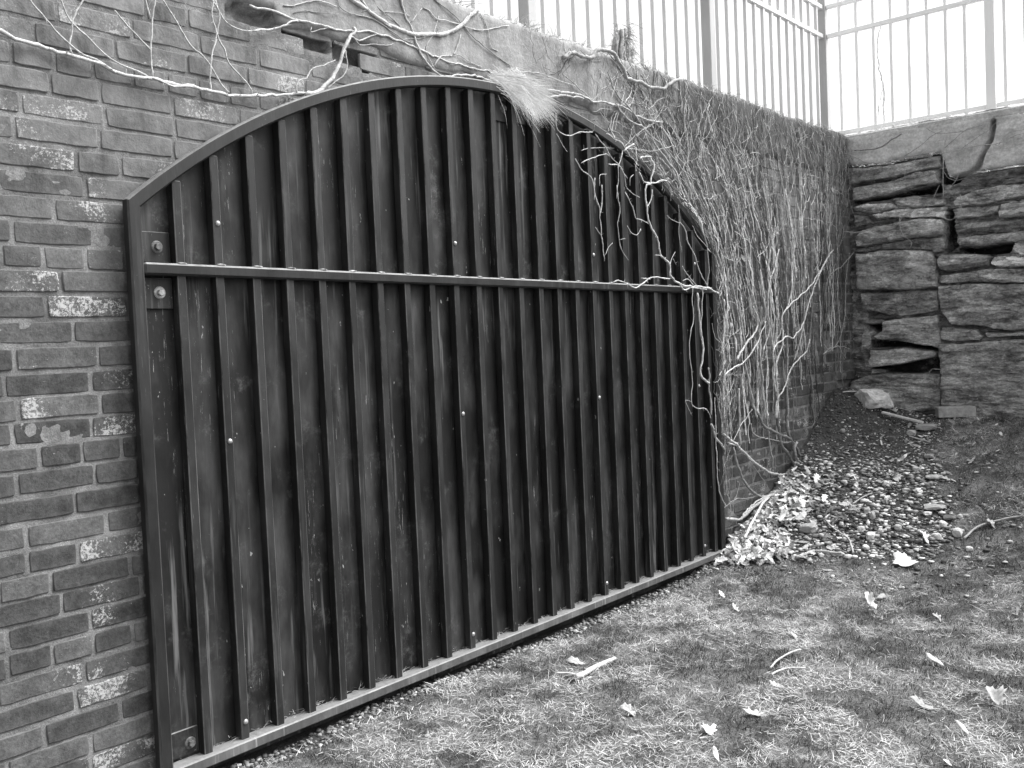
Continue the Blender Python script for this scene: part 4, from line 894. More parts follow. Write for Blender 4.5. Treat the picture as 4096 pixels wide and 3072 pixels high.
# ------------------------------------------------------------------ dry grass along the top edge of both walls, tuft, stump
fr = Acc()
for i in range(5200):
    x = 1.9 + 5.1 * rg.random(); 
    cl = 0.5 + 0.5 * vnoise(np.array([[x * 4.2, 0, 0]]), 77)[0]
    if rg.random() > 0.35 + 0.65 * cl: continue
    y = rg.uniform(-0.02, 0.24); up = rg.random() < 0.7
    ln = rg.uniform(0.03, 0.11) * (0.6 + 0.9 * cl)
    strand(fr, (x, y, 2.635), (rg.normal() * 0.7, -0.35 + rg.normal() * 0.6, rg.uniform(0.15, 1.1)), ln, rg.uniform(0.0008, 0.0018), rg.choice([0.25, 0.4, 0.55]) * rg.uniform(0.8, 1.2), rg.uniform(0.1, 0.8), 5)
for i in range(6500):
    y = 0.15 - 2.6 * rg.random() ** 1.3
    near = math.exp(-((y + 0.45) / 0.35) ** 2)
    strand(fr, (XS + rg.uniform(-0.03, 0.3), y, 2.63), (-0.3 + rg.normal() * 0.6, rg.normal() * 0.8, rg.uniform(0.1, 1.0)), rg.uniform(0.04, 0.12) * (0.8 + 0.8 * near), rg.uniform(0.0008, 0.0018), rg.uniform(0.45, 0.75), rg.uniform(0.1, 0.8), 5)
o = fr.build('dry_grass', M['grass']); tag(o, 'fringe of dry grass along the tops of both walls at the foot of the fences', 'grass', kind='stuff')
# pale hanging tuft on the arch
tf = Acc()
A_ = on_wall(crop(1900, 200, [(190, 290), (330, 230), (520, 260), (560, 330)], 800 / 2212), -0.06)
for i in range(1900):
    u, w = rg.random(), rg.random() ** 0.8
    p = A_[0] * (1 - u) + A_[2] * u + np.array([0, 0.02, 0]) + rg.normal(size=3) * np.array([0.015, 0.012, 0.015])
    tgt = at(1900 + (680 + 130 * rg.normal() * 0.6 + 40 * u) * 800 / 2212, 200 + (640 + 70 * rg.normal()) * 800 / 2212, 1, -0.085 - 0.03 * rg.random())
    d = tgt - p; ln = np.linalg.norm(d) * rg.uniform(0.35, 1.0); d = d / np.linalg.norm(d)
    strand(tf, p + d * rg.uniform(0, 0.06), d + np.array([0, -0.12, 0.22]) + rg.normal(size=3) * rg.choice([0.06, 0.06, 0.2]), ln, rg.uniform(0.0007, 0.0016), rg.uniform(0.6, 0.88), rg.uniform(0.0, 0.35), 7, 0.16)
o = tf.build('dry_grass_tuft', M['grass'], None, False, tuple(A_[1])); tag(o, 'bright tuft of dry grass hanging over the crown of the gate arch', 'grass tuft')
# shaggy stump behind the edge of the wall
stp = empty('tree_stump', (4.22, 0.12, 2.6)); tag(stp, 'ragged dead stump wrapped in stems on top of the brick wall against the fence', 'stump')
a2 = Acc()
for i in range(46):
    a = rg.uniform(0, 6.28); r_ = 0.085 * math.sqrt(rg.random()); x, y = 4.22 + r_ * math.cos(a), 0.12 + r_ * math.sin(a) * 0.5
    h = rg.uniform(0.1, 0.30); n = 8; t_ = np.linspace(0, 1, n)
    P = np.stack([x + 0.05 * t_ + 0.02 * np.cumsum(rg.normal(size=n)) * 0.4, y + 0.01 * np.cumsum(rg.normal(size=n)) * 0.4, 2.58 + h * t_], 1)
    a2.add(*tube(P, np.linspace(0.014, 0.007, n), 6), tone=rg.uniform(0.2, 0.4))
a2.build('trunk', M['vine'], stp, True)
a2 = Acc()
for i in range(380):
    a = rg.uniform(0, 6.28); h = rg.random(); r_ = 0.09 - 0.045 * h
    strand(a2, (4.23 + 0.04 * h + r_ * math.cos(a), 0.11 + r_ * 0.55 * math.sin(a), 2.6 + 0.3 * h), (math.cos(a) * 0.7 + rg.normal() * .4, math.sin(a) * 0.5 - 0.2, rg.uniform(-1.2, 0.5)), rg.uniform(0.03, 0.09), rg.uniform(0.0008, 0.0016), rg.choice([0.1, 0.2, 0.45]), 0.4)
o = a2.build('twigs', M['vine'], stp); o['kind'] = 'stuff'
# pale dead sapling caught in the far fence
sp = empty('dead_sapling', tuple(at(3520, 480, 0, FX + 0.08))); tag(sp, 'faint pale dead sapling leaning on the far fence above the stone wall', 'sapling')
sa = lambda pts: on_stone(crop(3072, 0, pts), FX + 0.06)
stem(sp, sa([(1010, 1150), (1000, 950), (1000, 780), (960, 560), (945, 420), (950, 300), (980, 210)]), 0.010, 0.005, 0.75, 6, 'trunk', seed=401)
stem(sp, sa([(1005, 860), (975, 860), (995, 770)]), 0.004, 0.003, 0.75, 5, 'branch', seed=402)
stem(sp, sa([(945, 1080), (950, 900), (925, 720), (930, 280)]), 0.008, 0.006, 0.75, 5, 'branch', seed=403)

# ------------------------------------------------------------------ lawn
ROUGHG = 0
nb = 270000
gx = rng.uniform(1.2, 7.05, nb); gy = rng.uniform(-3.5, -0.02, nb)
zn = zone(gx, gy)
u_ = (np.stack([gx, gy, gz(gx, gy)], 1) - CAM); dep_ = u_ @ CF
px = 2048 + F_PX * (u_ @ CR) / dep_; py = 1536 - F_PX * (u_ @ CU) / dep_
vis = (px > -500) & (px < 4700) & (py < 3700) & (dep_ > 0.5)
keep = vis & (rng.random(nb) > zn * 1.02 - 0.012) & (gy < -0.05) & (gx < XS - 0.07)
gx, gy = gx[keep], gy[keep]; nb = len(gx)
gzv = gzn(gx, gy)
pat = fbm(p3(gx * 6.0, gy * 6.0), 3, 81); pat2 = fbm(p3(gx * 17, gy * 17), 3, 82)
tall = sstep(0.1, 0.75, vnoise(p3(gx * 8.5, gy * 8.5), 83)) * 2.0
dry = rng.random(nb) < np.clip(0.42 + 1.7 * pat + 1.2 * pat2 + 0.16 * sstep(4.4, 6.0, gx), 0.03, 0.97)
ln = np.where(dry, rng.uniform(0.014, 0.042, nb), rng.uniform(0.012, 0.03, nb) * (1 + 0.5 * tall))
ang = rng.uniform(0, 2 * np.pi, nb); el = np.where(dry, rng.uniform(-0.05, 0.65, nb), rng.uniform(0.5, 1.35, nb))
D = np.stack([np.cos(ang) * np.cos(el), np.sin(ang) * np.cos(el), np.sin(el)], 1)
side = np.stack([-np.sin(ang), np.cos(ang), np.zeros(nb)], 1); side += rng.normal(size=(nb, 3)) * 0.35; side /= np.linalg.norm(side, axis=1)[:, None]
wd = np.where(dry, rng.uniform(0.0005, 0.0012, nb), rng.uniform(0.0007, 0.0014, nb))
B0 = np.stack([gx, gy, gzv + np.where(dry, rng.uniform(0, 0.014, nb), -0.003)], 1)
tone = np.where(dry, rng.uniform(0.17, 0.5, nb), rng.uniform(0.03, 0.11, nb)) * (1 + 0.3 * np.clip(pat * 2, -1, 1)) * (1 + 0.25 * sstep(4.6, 6.2, gx))  # blades lightened to the right, offsetting the stone wall's shadow
pts = []
bend = rng.uniform(0.1, 0.55, nb) * np.where(dry, 0.5, 1)
for k, t in enumerate((0.0, 0.55, 1.0)):
    C_ = B0 + D * (ln * t)[:, None] + np.stack([np.cos(ang) * bend * ln * t * t * .5, np.sin(ang) * bend * ln * t * t * .5, -bend * ln * t * t * 0.6], 1)
    C_[:, 2] = np.maximum(C_[:, 2], gzv - 0.004 + 0.004 * k)
    w_ = (wd * (1, 0.8, 0.12)[k])[:, None] * side
    pts += [C_ - w_, C_ + w_]
Vg = np.stack(pts, 1).reshape(-1, 3); i = np.arange(nb)[:, None] * 6
Qg = np.concatenate([i + np.array([0, 1, 3, 2]), i + np.array([2, 3, 5, 4])])
o = mk('lawn_grass', Vg, Qg, None, M['grass'], None, False, np.repeat(tone, 6)); tag(o, 'patchy worn winter lawn of short green blades and pale straw', 'grass', kind='stuff')

# ------------------------------------------------------------------ gravel
pb = Acc(); cnt = 0
gxs = [p[0] for p in GRAVEL]; gys = [p[1] for p in GRAVEL]
while cnt < 9000:
    x, y = rng.uniform(min(gxs) - 0.1, max(gxs)), rng.uniform(min(gys) - 0.3, -0.02)
    zz_ = zone(np.array([x]), np.array([y]))[0]
    if (zz_ < 0.5 and rng.random() > 0.07) or x > XS - 0.05: continue
    f = sstep(6.2, 5.6, x)                             # finer towards the soil heap
    mound = math.exp(-(((x - 6.55) / 0.45) ** 2 + ((y + 0.08) / 0.32) ** 2))
    if rng.random() < mound * 0.8: continue
    r_ = (0.0035 + 0.012 * rng.random() ** 3) * (0.8 + 0.9 * f)
    V1, T1 = blob((x, y, float(gzn(np.array([x]), np.array([y]))[0]) + r_ * 0.2), r_, (1, rng.uniform(0.4, 1), rng.uniform(0.22, 0.6)), 0.42, cnt, 1, rng.uniform(0, 6.28), rng.choice([0, 0.62, 0.72, 0.8]))
    pb.add(V1, None, T1, tone=rng.choice([0.07, 0.14, 0.26, 0.45, 0.72], p=[.17, .22, .24, .2, .17]) * rng.uniform(0.8, 1.2)); cnt += 1
for i in range(1900):                                   # strip of stones under the gate
    x = rng.uniform(1.35, 5.0); w = 0.105 + 0.045 * float(vnoise(np.array([[x * 5, 0, 0]]), 23)[0]); y = -rng.uniform(0.03, w + 0.02); r_ = 0.004 + 0.008 * rng.random() ** 1.6
    V1, T1 = blob((x, y, float(gzn(np.array([x]), np.array([y]))[0]) + r_ * 0.35), r_, (1, rng.uniform(0.6, 1), rng.uniform(0.45, 0.75)), 0.28, i, 1, rng.uniform(0, 6.28))
    pb.add(V1, None, T1, tone=rng.choice([0.08, 0.14, 0.22, 0.4], p=[.3, .35, .25, .1]))
for i in range(1500):                                   # clods on the soil heap
    x, y = 6.5 + 0.28 * rng.normal(), -abs(0.22 * rng.normal()) - 0.02
    if x > XS - 0.06 or x < 5.7: continue
    r_ = 0.003 + 0.011 * rng.random() ** 3
    V1, T1 = blob((x, y, float(gzn(np.array([x]), np.array([y]))[0]) + r_ * 0.3), r_, (1, rng.uniform(0.6, 1), rng.uniform(0.5, 0.9)), 0.45, i, 1, rng.uniform(0, 6.28))
    pb.add(V1, None, T1, tone=rng.uniform(0.05, 0.13))
o = pb.build('gravel', M['pebble'], None, True); tag(o, 'loose gravel over the bare soil by the walls and under the gate', 'gravel', kind='stuff')

# ------------------------------------------------------------------ leaves
OAK = [(0, -0.62), (0.025, -0.45), (0.10, -0.40), (0.20, -0.30), (0.15, -0.22), (0.16, -0.12), (0.29, 0.0), (0.27, 0.08), (0.19, 0.10), (0.19, 0.18), (0.27, 0.32), (0.20, 0.36), (0.13, 0.37), (0.12, 0.46), (0.0, 0.56)]
OAK = OAK + [(-x, y) for x, y in OAK[-2:0:-1]]
LONG = [(0, -0.55), (0.06, -0.4), (0.15, -0.15), (0.17, 0.1), (0.12, 0.35), (0, 0.5), (-0.12, 0.35), (-0.17, 0.1), (-0.15, -0.15), (-0.06, -0.4)]
MAPLE = [(0, -0.6), (0.03, -0.3), (0.16, -0.36), (0.2, -0.28), (0.42, -0.22), (0.34, -0.08), (0.55, 0.08), (0.48, 0.14), (0.5, 0.3), (0.26, 0.24), (0.2, 0.34), (0.22, 0.5), (0.1, 0.48), (0, 0.68)]
MAPLE = MAPLE + [(-x, y) for x, y in MAPLE[-2:0:-1]]
def leaf_mesh(shape, size, rz, tilt, roll, curl, seed, c):
    sh = np.array(shape); rgl = np.random.default_rng(int(seed)); n = len(sh)
    sh = sh * (1 + 0.12 * rgl.normal(size=(n, 1)) * 0.6)
    rings = [np.zeros((1, 2)) + sh.mean(0)] + [sh.mean(0) * (1 - t) + sh * t for t in (0.5, 1.0)]
    P = np.vstack(rings); x, y = P[:, 0], P[:, 1]
    z = curl * (x ** 2 * 2.2 + 0.5 * y ** 2 * rgl.uniform(-0.5, 1)) + 0.06 * vnoise(p3(x * 4 + seed, y * 4), 6) + 0.1 * curl * np.sin(y * 5 + seed)
    V = np.stack([x, y, z], 1) * size
    R_ = (Matrix.Rotation(-0.9, 3, 'Z') @ Matrix.Rotation(tilt, 3, 'X') @ Matrix.Rotation(roll, 3, 'Y') @ Matrix.Rotation(rz, 3, 'Z'))
    V = V @ np.array(R_).T; V[:, 2] -= np.percentile(V[:, 2], 12)
    T = [(0, 1 + i, 1 + (i + 1) % n) for i in range(n)]
    Q = [(1 + i, 1 + n + i, 1 + n + (i + 1) % n, 1 + (i + 1) % n) for i in range(n)]
    return V + np.array(c), Q, T
lit = Acc(); cl = lambda pts: [tuple(gp(*q)[:2]) for q in crop(2600, 1600, pts, 900 / 2212)]
LITTER = cl([(770, 1330), (950, 1270), (1100, 1090), (1230, 960), (1290, 850), (1400, 745), (1540, 780), (1560, 900), (1500, 1000), (1640, 1090), (1500, 1200), (1300, 1290), (1400, 1480), (1300, 1600), (900, 1650), (620, 1640), (770, 1470)])
lx = [p[0] for p in LITTER]; ly = [p[1] for p in LITTER]; cnt = 0; tries = 0
while cnt < 1000 and tries < 60000:
    tries += 1; x, y = rng.uniform(min(lx), max(lx) + 0.5), rng.uniform(min(ly) - 0.3, max(ly) + 0.02)
    if y > -0.02: continue
    if not in_poly(np.array([x]), np.array([y]), LITTER)[0]:
        if y > -0.02 or not in_poly(np.array([x]), np.array([y]), GRAVEL)[0] or x > 5.75 or rng.random() < 0.95: continue
    z = float(gzn(np.array([x]), np.array([y]))[0])
    V1, Q1, T1 = leaf_mesh(OAK if rng.random() < 0.75 else LONG, rng.uniform(0.035, 0.075), rng.uniform(0, 6.28), 0.3 + rng.normal() * 0.35, rng.normal() * 0.35, rng.uniform(-0.6, 0.8), rng.integers(9999), (x, y, z + 0.004 + 0.028 * rng.random()))
    lit.add(V1, Q1, T1, tone=rng.choice([0.15, 0.28, 0.42, 0.6, 0.75]) * rng.uniform(0.85, 1.15)); cnt += 1
for i in range(110):                                   # scraps blown along the foot of the stone wall and into the lawn edge
    x, y = rng.uniform(5.4, 6.8), rng.uniform(-1.15, -0.25); z = float(gzn(np.array([x]), np.array([y]))[0])
    V1, Q1, T1 = leaf_mesh(OAK if rng.random() < 0.5 else LONG, rng.uniform(0.02, 0.055), rng.uniform(0, 6.28), 0.2 + rng.normal() * 0.35, rng.normal() * 0.35, rng.uniform(-0.6, 0.8), rng.integers(9999), (x, y, z + 0.006))
    lit.add(V1, Q1, T1, tone=rng.choice([0.15, 0.28, 0.42, 0.6]))
o = lit.build('leaf_litter', M['leaf']); tag(o, 'drift of dry oak leaves heaped at the bottom right corner of the gate', 'leaf litter', kind='stuff')
def leaf(px, py, shape, size, tone, label, curl=0.5, tilt=0.1, roll=0.1, rz=None, lift=0.012, seed=1, name='dry_leaf', wall=None):
    p = gp(px, py) if wall is None else wall
    V1, Q1, T1 = leaf_mesh(shape, size * 0.78, rz if rz is not None else random.uniform(0, 6.28), tilt + 0.12, roll, curl * 0.8, seed, (p[0], p[1], p[2] + lift + (-0.008 if wall is None else 0)))
    a2 = Acc(); a2.add(V1, Q1, T1, tone=min(0.75, tone * (0.55 + 0.45 * (tone > 0.7)))); o = a2.build(name, M['leaf'], None, True, (p[0], p[1], p[2]))
    m = o.modifiers.new('thickness', 'SOLIDIFY'); m.thickness = 0.0008
    tag(o, label, 'leaf', 'dead leaves lying about'); return o
k12 = lambda x, y: (3072 + x * S, 1536 + y * S)
k16 = lambda x, y: (3072 + x * S, 2304 + y * S)
k15 = lambda x, y: (2048 + x * S, 2304 + y * S)
leaf(*k12(1190, 1560), MAPLE, 0.16, 0.75, 'large whitish ragged leaf where the gravel meets the lawn, biggest leaf', 0.5, 0.25, 0.1, 1.9, seed=3)
leaf(*k12(420, 870), OAK, 0.10, 0.72, 'bright lobed oak leaf standing at the upper end of the leaf drift', 0.4, 0.7, 0.2, -0.4, 0.03, 4)
leaf(*k12(250, 815), OAK, 0.07, 0.68, 'small pale leaf at the top of the leaf drift under the vine roots', 0.4, 0.5, 0.2, 0.8, 0.02, 5)
leaf(*k12(1540, 835), OAK, 0.08, 0.66, 'pale lobed leaf touching the flat stone at the edge of the lawn', 0.5, 0.3, 0.1, 1.2, 0.012, 6)
leaf(*k12(1355, 1375), OAK, 0.10, 0.75, 'white folded leaf among the cobbles in front of the gravel', 0.9, 0.6, 0.5, 0.4, 0.02, 7)
leaf(*k12(1930, 1240), OAK, 0.085, 0.68, 'pale curled leaf beside the long stick at the right edge of the gravel', 0.8, 0.5, 0.3, 0.2, 0.02, 8)
leaf(*k12(1080, 240), MAPLE, 0.09, 0.7, 'pale leaf in the corner between the big rock and the wooden board', 0.5, 0.2, 0.1, 0.6, 0.012, 9)
leaf(*k12(560, 1440), OAK, 0.09, 0.6, 'pale oak leaf lying on a stick at the front of the leaf drift', 0.5, 0.2, 0.1, 1.1, 0.012, 10)
leaf(*k12(520, 1620), LONG, 0.09, 0.62, 'pale leaf sunk in the grass just below the leaf drift', 0.2, 0.1, 0.1, 1.5, 0.012, 11)
leaf(*k16(890, 320), OAK, 0.11, 0.78, 'white folded leaf standing upright in the lawn over a dark hollow', 1.2, 1.0, 0.2, 0.5, 0.04, 12)
leaf(*k16(985, 205), LONG, 0.09, 0.6, 'slim dry leaf lying beside the white upright leaf', 0.8, 0.4, 0.5, -1.0, 0.02, 13)
leaf(*k16(1470, 395), OAK, 0.065, 0.66, 'small crumpled pale leaf in the upper right of the lawn', 1.0, 0.5, 0.5, 0.8, 0.015, 14)
leaf(*k16(225, 540), LONG, 0.07, 0.62, 'little narrow grey leaf in the lawn near two thin twigs', 0.3, 0.2, 0.3, 0.3, 0.015, 15)
leaf(*k16(1445, 775), LONG, 0.105, 0.66, 'long grey leaf with a dark hole lying diagonally on the lawn', 0.4, 0.3, 0.3, 0.6, 0.02, 16)
leaf(*k16(80, 960), OAK, 0.07, 0.62, 'pale leaf half hidden in the grass below the thin twigs', 0.4, 0.2, 0.1, 1.0, 0.012, 17)
leaf(*k16(1335, 1150), OAK, 0.10, 0.5, 'grey curled leaf covered by grass blades in the right of the lawn', 0.8, 0.3, 0.3, 1.2, 0.015, 18)
leaf(*k16(1960, 1110), MAPLE, 0.09, 0.62, 'pale crumpled leaf nearest the right edge of the lawn', 0.8, 0.5, 0.2, 0.3, 0.02, 19)
leaf(*k16(1680, 1380), LONG, 0.085, 0.66, 'smooth spindle shaped leaf in the lower right of the lawn', 0.6, 0.3, 0.4, 0.5, 0.02, 20)
leaf(*k16(1550, 1640), LONG, 0.04, 0.75, 'tiny white leaf at the bottom edge of the lawn', 0.3, 0.2, 0.1, 0.5, 0.015, 21)
leaf(*k15(1815, 185), OAK, 0.06, 0.72, 'small white leaf in the lawn between the gate and the upright leaf', 0.6, 0.5, 0.4, 0.5, 0.015, 22)
leaf(*k15(1935, 305), OAK, 0.07, 0.68, 'pale curled leaf a step below the small white leaf', 0.9, 0.5, 0.4, 0.5, 0.015, 23)
leaf(*k15(930, 325), LONG, 0.04, 0.68, 'tiny pale leaf at the lawn edge below the bottom rail of the gate', 0.4, 0.3, 0.2, 0.5, 0.012, 24)
leaf(*k15(560, 765), OAK, 0.10, 0.62, 'flat pale leaf behind the thick stick in the lawn', 0.4, 0.15, 0.1, 1.4, 0.012, 25)
leaf(*k15(1010, 1215), OAK, 0.085, 0.66, 'crumpled pale leaf in the lawn below the thick stick', 1.0, 0.3, 0.4, 1.4, 0.015, 26)
leaf(*k15(1700, 1365), MAPLE, 0.065, 0.74, 'round white leaf in the middle of the front lawn', 0.6, 0.3, 0.3, 0.4, 0.015, 27)
leaf(*k15(2110, 1210), OAK, 0.10, 0.66, 'pale leaf under a burst of straw in the front lawn', 0.6, 0.2, 0.3, 1.4, 0.012, 28)
leaf(*k15(1765, 1620), LONG, 0.06, 0.72, 'white slip of leaf standing at the bottom edge of the lawn', 0.4, 0.9, 0.2, 0.2, 0.025, 29)
for i, (px_, py_, sz, tn, lb) in enumerate([
    (3445, 930, 0.07, 0.6, 'pale dead leaf stuck in the corner between the brick and stone walls'), (3450, 1232, 0.07, 0.62, 'light leaf hanging in the wall corner beside the cavity'), (2975, 1043, 0.05, 0.6, 'crumpled leaf caught in the vines halfway up the wall'),
    (2858, 795, 0.045, 0.62, 'small white leaf caught in the vines above the gate corner'), (2815, 712, 0.04, 0.55, 'tiny leaf snagged in the vines beside the arch'), (3110, 945, 0.045, 0.5, 'folded leaf in the vines right of the brightest bricks'), (2925, 1310, 0.05, 0.4, 'withered leaf beside the right stile of the gate'), (3330, 765, 0.04, 0.55, 'little leaf caught in the vines high by the corner'), (3185, 1085, 0.035, 0.6, 'speck of pale leaf among the thin stems near the cavity')]):
    w = at(px_, py_, 1, -0.07)
    leaf(0, 0, OAK, sz, tn, lb, 0.8, 1.2, 0.4, random.uniform(-0.5, 0.5), 0.0, 40 + i, wall=w)

# ------------------------------------------------------------------ stones, brick, board, sticks
def rock(px, py, r_, sq, tone, name, label, cat, rough=0.22, seed=1, rz=0.0, sub_=3, facet=0.0, sink=0.25, group=None):
    p = gp(px, py); z = float(gzn(np.array([p[0]]), np.array([p[1]]))[0])
    V1, T1 = blob((p[0], p[1], z + r_ * sq[2] * (1 - sink * 2)), r_, sq, rough, seed, sub_, rz, facet)
    V1 = V1 + 0.04 * r_ * np.stack([vnoise(V1 * 5 / r_ * 0.4 + seed, k) for k in range(3)], 1)
    a2 = Acc(); a2.add(V1, None, T1, tone=tone); o = a2.build(name, M['rock'], None, facet == 0, (p[0], p[1], z)); tag(o, label, cat, group)
rock(*k12(900, 170), 0.135, (1.05, 0.75, 0.5), 0.62, 'corner_rock', 'big pale layered rock in the corner at the foot of the stone wall', 'rock', 0.5, 5, 0.9, facet=0.95)
FL = 'flat stones lying in the gravel'
rock(*k12(1370, 385), 0.105, (1.0, 0.75, 0.22), 0.3, 'flat_stone', 'flat grey stone under the end of the wooden board', 'stone', 0.2, 3, 0.2, facet=0.8, group=FL)
rock(*k12(1440, 1068), 0.085, (1.0, 0.8, 0.14), 0.34, 'flat_stone', 'smooth pale slab at the right side of the gravel by the lawn', 'stone', 0.18, 4, 0.3, facet=0.8, group=FL)
rock(*k12(1430, 812), 0.055, (1.0, 0.8, 0.2), 0.36, 'flat_stone', 'pale round topped stone beside a lobed leaf, farther than the smooth slab', 'stone', 0.18, 5, 0.1, facet=0.85, group=FL)
rock(*k12(355, 1270), 0.075, (1.0, 0.75, 0.35), 0.3, 'flat_stone', 'square grey stone in front of the leaf drift', 'stone', 0.18, 6, 0.2, facet=0.75, group=FL)
rock(*k12(105, 1375), 0.08, (1.0, 0.7, 0.25), 0.24, 'flat_stone', 'darker grey slab partly under leaves by the gate corner', 'stone', 0.2, 7, 0.5, facet=0.8, group=FL)
rock(*k12(1570, 1165), 0.06, (1.0, 0.7, 0.2), 0.13, 'flat_stone', 'dark flat stone just below the smooth pale slab', 'stone', 0.2, 8, 0.2, facet=0.8, group=FL)
rock(*k12(1390, 630), 0.05, (1.0, 0.6, 0.25), 0.24, 'flat_stone', 'grey flake of stone at the lawn edge behind the gravel', 'stone', 0.2, 9, 0.2, facet=0.8, group=FL)
rock(*k12(1070, 490), 0.035, (1.0, 0.8, 0.6), 0.11, 'flat_stone', 'dark chunk of stone below the wooden board', 'stone', 0.2, 10, 0.2, facet=0.8, group=FL)
rock(*k12(1240, 440), 0.045, (1.0, 0.7, 0.5), 0.42, 'flat_stone', 'light angular stone against the flat stone under the board', 'stone', 0.2, 11, 0.2, facet=0.8, group=FL)
rock(*k12(645, 420), 0.018, (1.0, 0.9, 0.8), 0.3, 'flat_stone', 'lone pale stone on the dark soil heap', 'stone', 0.2, 12, 0.2, group=FL)
CB = 'pale cobbles in the gravel'
for i, (x, y, r_, sq, tn, lb) in enumerate([
    (1640, 1310, 0.034, (0.9, 0.75, 0.85), 0.6, 'largest white cobble, beside the long stick at the right of the gravel'), (1510, 1238, 0.024, (1, 0.9, 0.9), 0.66, 'round white cobble left of the largest one'), (905, 1160, 0.026, (0.7, 0.7, 1.1), 0.5, 'upright pale cobble in the middle of the gravel'), (855, 1112, 0.022, (1, 1, 0.9), 0.35, 'round grey cobble behind the upright pale one'),
    (805, 1275, 0.025, (1, 0.9, 0.8), 0.6, 'bright cobble near the centre front of the gravel'), (885, 1335, 0.04, (1, 0.7, 0.6), 0.66, 'wide white cobble at the front of the gravel'), (1300, 948, 0.03, (1, 0.7, 0.55), 0.66, 'white flat pebble in the far right of the gravel'), (970, 920, 0.022, (1, 0.6, 0.5), 0.64, 'slim white pebble in the far middle of the gravel'),
    (1380, 1132, 0.028, (1, 0.6, 0.45), 0.66, 'white lens shaped pebble below the smooth pale slab'), (1030, 1000, 0.045, (1, 0.3, 0.35), 0.6, 'long white shard lying across the gravel'), (708, 1072, 0.026, (1, 0.5, 0.6), 0.55, 'oval pebble in front of the leaf drift'), (815, 855, 0.03, (1, 0.35, 0.4), 0.5, 'pale splinter of stone behind the gravel, near the soil heap'),
    (1285, 750, 0.03, (1, 0.6, 0.6), 0.45, 'grey pebble at the far right edge of the gravel'), (1660, 1160, 0.02, (1, 0.7, 0.7), 0.6, 'small white pebble at the right edge of the gravel'), (1740, 1440, 0.028, (1, 0.7, 0.5), 0.6, 'white pebble in the grass right of the gravel'), (1455, 1335, 0.034, (1, 0.7, 0.6), 0.6, 'pale cobble between the white folded leaf and the largest cobble'), (1120, 1255, 0.022, (1, 0.8, 0.8), 0.6, 'pale pebble in the middle front of the gravel'), (500, 690, 0.018, (1, 0.6, 0.8), 0.62, 'white chip on the soil by the vine roots'), (975, 1290, 0.026, (1, 0.7, 0.7), 0.5, 'grey white cobble right of the wide white one'), (845, 1430, 0.03, (1, 0.7, 0.6), 0.62, 'pale cobble at the grass edge in front of the gravel'), (1180, 585, 0.012, (1, 0.6, 0.6), 0.55, 'pale chip by the lawn edge behind the gravel')]):
    rock(*k12(x, y), r_, sq, tn, 'cobble', lb, 'cobble', 0.34, 20 + i, i * 0.7, 2, 0.82, group=CB)
# loose brick
p = at(3822, 1652, 0, 6.78); p[2] = float(gzn(np.array([p[0]]), np.array([p[1]]))[0]); a2 = Acc(); V1, Q1, T1 = box(-0.115, 0.115, -0.05, 0.05, -0.02, 0.05, 0.004)
V1 = V1 + 0.002 * np.stack([vnoise(V1 * 40, k) for k in range(3)], 1)
an = math.radians(-62); R_ = np.array([[math.cos(an), -math.sin(an), 0], [math.sin(an), math.cos(an), 0], [0, 0, 1]]); V1 = V1 @ R_.T + p + np.array([0, 0, 0.025])
a2.add(V1, Q1, T1, tone=0.36); o = a2.build('loose_brick', M['rock'], None, False, tuple(p)); tag(o, 'single loose brick lying at the foot of the stone wall', 'brick')
# board
pa, pb_ = gp(*k12(990, 290)), gp(*k12(1340, 380)); d = pb_ - pa; L = np.linalg.norm(d[:2]); an = math.atan2(d[1], d[0])
V1, Q1, T1 = box(-L / 2, L / 2, -0.018, 0.018, -0.007, 0.007, 0.002); R_ = np.array([[math.cos(an), -math.sin(an), 0], [math.sin(an), math.cos(an), 0], [0, 0, 1]])
V1[:, 2] += V1[:, 0] * (d[2] / L); V1 = V1 @ R_.T + (pa + pb_) / 2 + np.array([0, 0, 0.035])
a2 = Acc(); a2.add(V1, Q1, T1, tone=0.55); o = a2.build('wooden_board', M['wood'], None, False, tuple((pa + pb_) / 2)); tag(o, 'pale broken strip of wooden board lying between the big rock and the lawn', 'board')
def stick(pts, r0, r1, tone, label, lift=0.008, seed=1, ys=None):
    P = np.array([gp(*q) for q in pts]); P[:, 2] += lift
    if ys is not None: P = np.array([at(*q, 1, y) for q, y in zip(pts, ys)])
    P = smooth_path(P, 0.012, 0.003, seed); r = np.linspace(r0, r1, len(P)) * (1 + 0.15 * vnoise(P * 50, seed))
    a2 = Acc(); a2.add(*tube(P, r, 7), tone=tone); nodes_on(a2, P, (r0 + r1) / 3, tone, 0.09, seed, (0.006, 0.014))
    o = a2.build('stick', M['wood'], None, True, tuple(P[0])); tag(o, label, 'stick', 'fallen sticks')
f15 = lambda pts: [k15(*q) for q in pts]; f16 = lambda pts: [k16(*q) for q in pts]; f12 = lambda pts: [k12(*q) for q in pts]
stick(f15([(545, 905), (620, 880), (720, 820), (800, 785), (890, 750)]), 0.011, 0.008, 0.5, 'thick pale stick lying in the lawn in front of the gate', 0.016, 1)
stick(f15([(375, 870), (450, 870), (540, 885), (590, 890)]), 0.004, 0.006, 0.55, 'thin pale stick end joining the thick stick on its left', 0.014, 2)
stick(f16([(20, 830), (70, 775), (120, 740), (200, 700), (280, 670)]), 0.004, 0.004, 0.4, 'straight grey twig rising to the right in the middle of the lawn', 0.016, 3)
stick(f16([(30, 890), (110, 850), (180, 830), (320, 830)]), 0.004, 0.0035, 0.45, 'curved grey twig below the straight twig in the lawn', 0.016, 4)
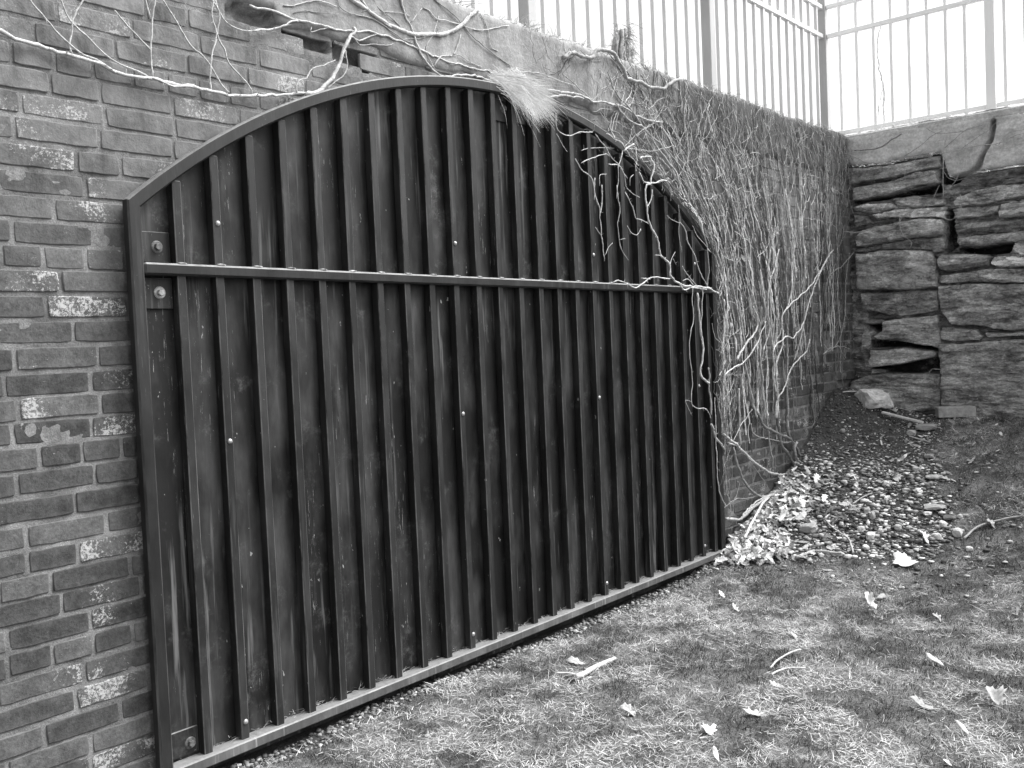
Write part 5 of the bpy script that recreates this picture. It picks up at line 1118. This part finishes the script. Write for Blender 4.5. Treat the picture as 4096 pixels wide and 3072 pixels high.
stick(f12([(1690, 1370), (1780, 1290), (1880, 1240), (2080, 1190), (2260, 1170)]), 0.0055, 0.005, 0.36, 'long bent stick at the right border of gravel and lawn', 0.02, 5)
stick(f12([(240, 1530), (320, 1500), (400, 1480), (520, 1485), (640, 1490)]), 0.008, 0.006, 0.5, 'bowed pale stick at the front edge of the leaf drift', 0.02, 6)
stick(f12([(490, 1200), (560, 1270), (640, 1325), (700, 1370), (725, 1440), (735, 1490)]), 0.004, 0.005, 0.42, 'thin bent stick running down the gravel beside the square grey stone', 0.02, 7)
stick(f12([(730, 1065), (800, 1020), (900, 970)]), 0.004, 0.003, 0.45, 'short straight twig across the middle of the gravel', 0.02, 8)
stick(f12([(1220, 470), (1320, 500), (1400, 525)]), 0.0035, 0.003, 0.5, 'short pale twig below the flat stone at the lawn edge', 0.015, 9)
stick(crop(2600, 1600, [(1165, 960), (1100, 1030), (1050, 1120), (990, 1230), (930, 1360)], 900 / 2212), 0.0075, 0.007, 0.55, 'bright straight stick leaning from the vine root down onto the leaves', 0, 10, [-0.07, -0.11, -0.16, -0.22, -0.28])
stick(f12([(650, 120), (720, 115), (830, 112)]), 0.004, 0.004, 0.5, 'short pale stick behind the soil heap in front of the corner rock', 0.04, 11)
stick(f15([(1720, 1165), (1770, 1140), (1840, 1122)]) if False else f15([(100, 300), (160, 270)]), 0.002, 0.002, 0.4, 'tiny twig on the lawn edge below the gate', 0.01, 12)
# straw on the bottom rail
cp = Acc()
for i in range(800):
    k = rng.integers(0, 24); x = BX[k] + BW + rng.random() * 0.10; 
    if rng.random() < 0.3 and k < 14: continue
    strand(cp, (x, -0.008 - rng.random() * 0.03, float(bot_top(x)) + 0.001 + 0.012 * rng.random() ** 2), (rng.normal(), rng.normal() * 0.4, rng.uniform(0, 0.3)), rng.uniform(0.01, 0.04), rng.uniform(0.0007, 0.0014), rng.uniform(0.3, 0.6), 0.2)
o = cp.build('straw_clippings', M['grass']); tag(o, 'dry straw and clippings caught on the ledge of the bottom rail', 'straw', kind='stuff')
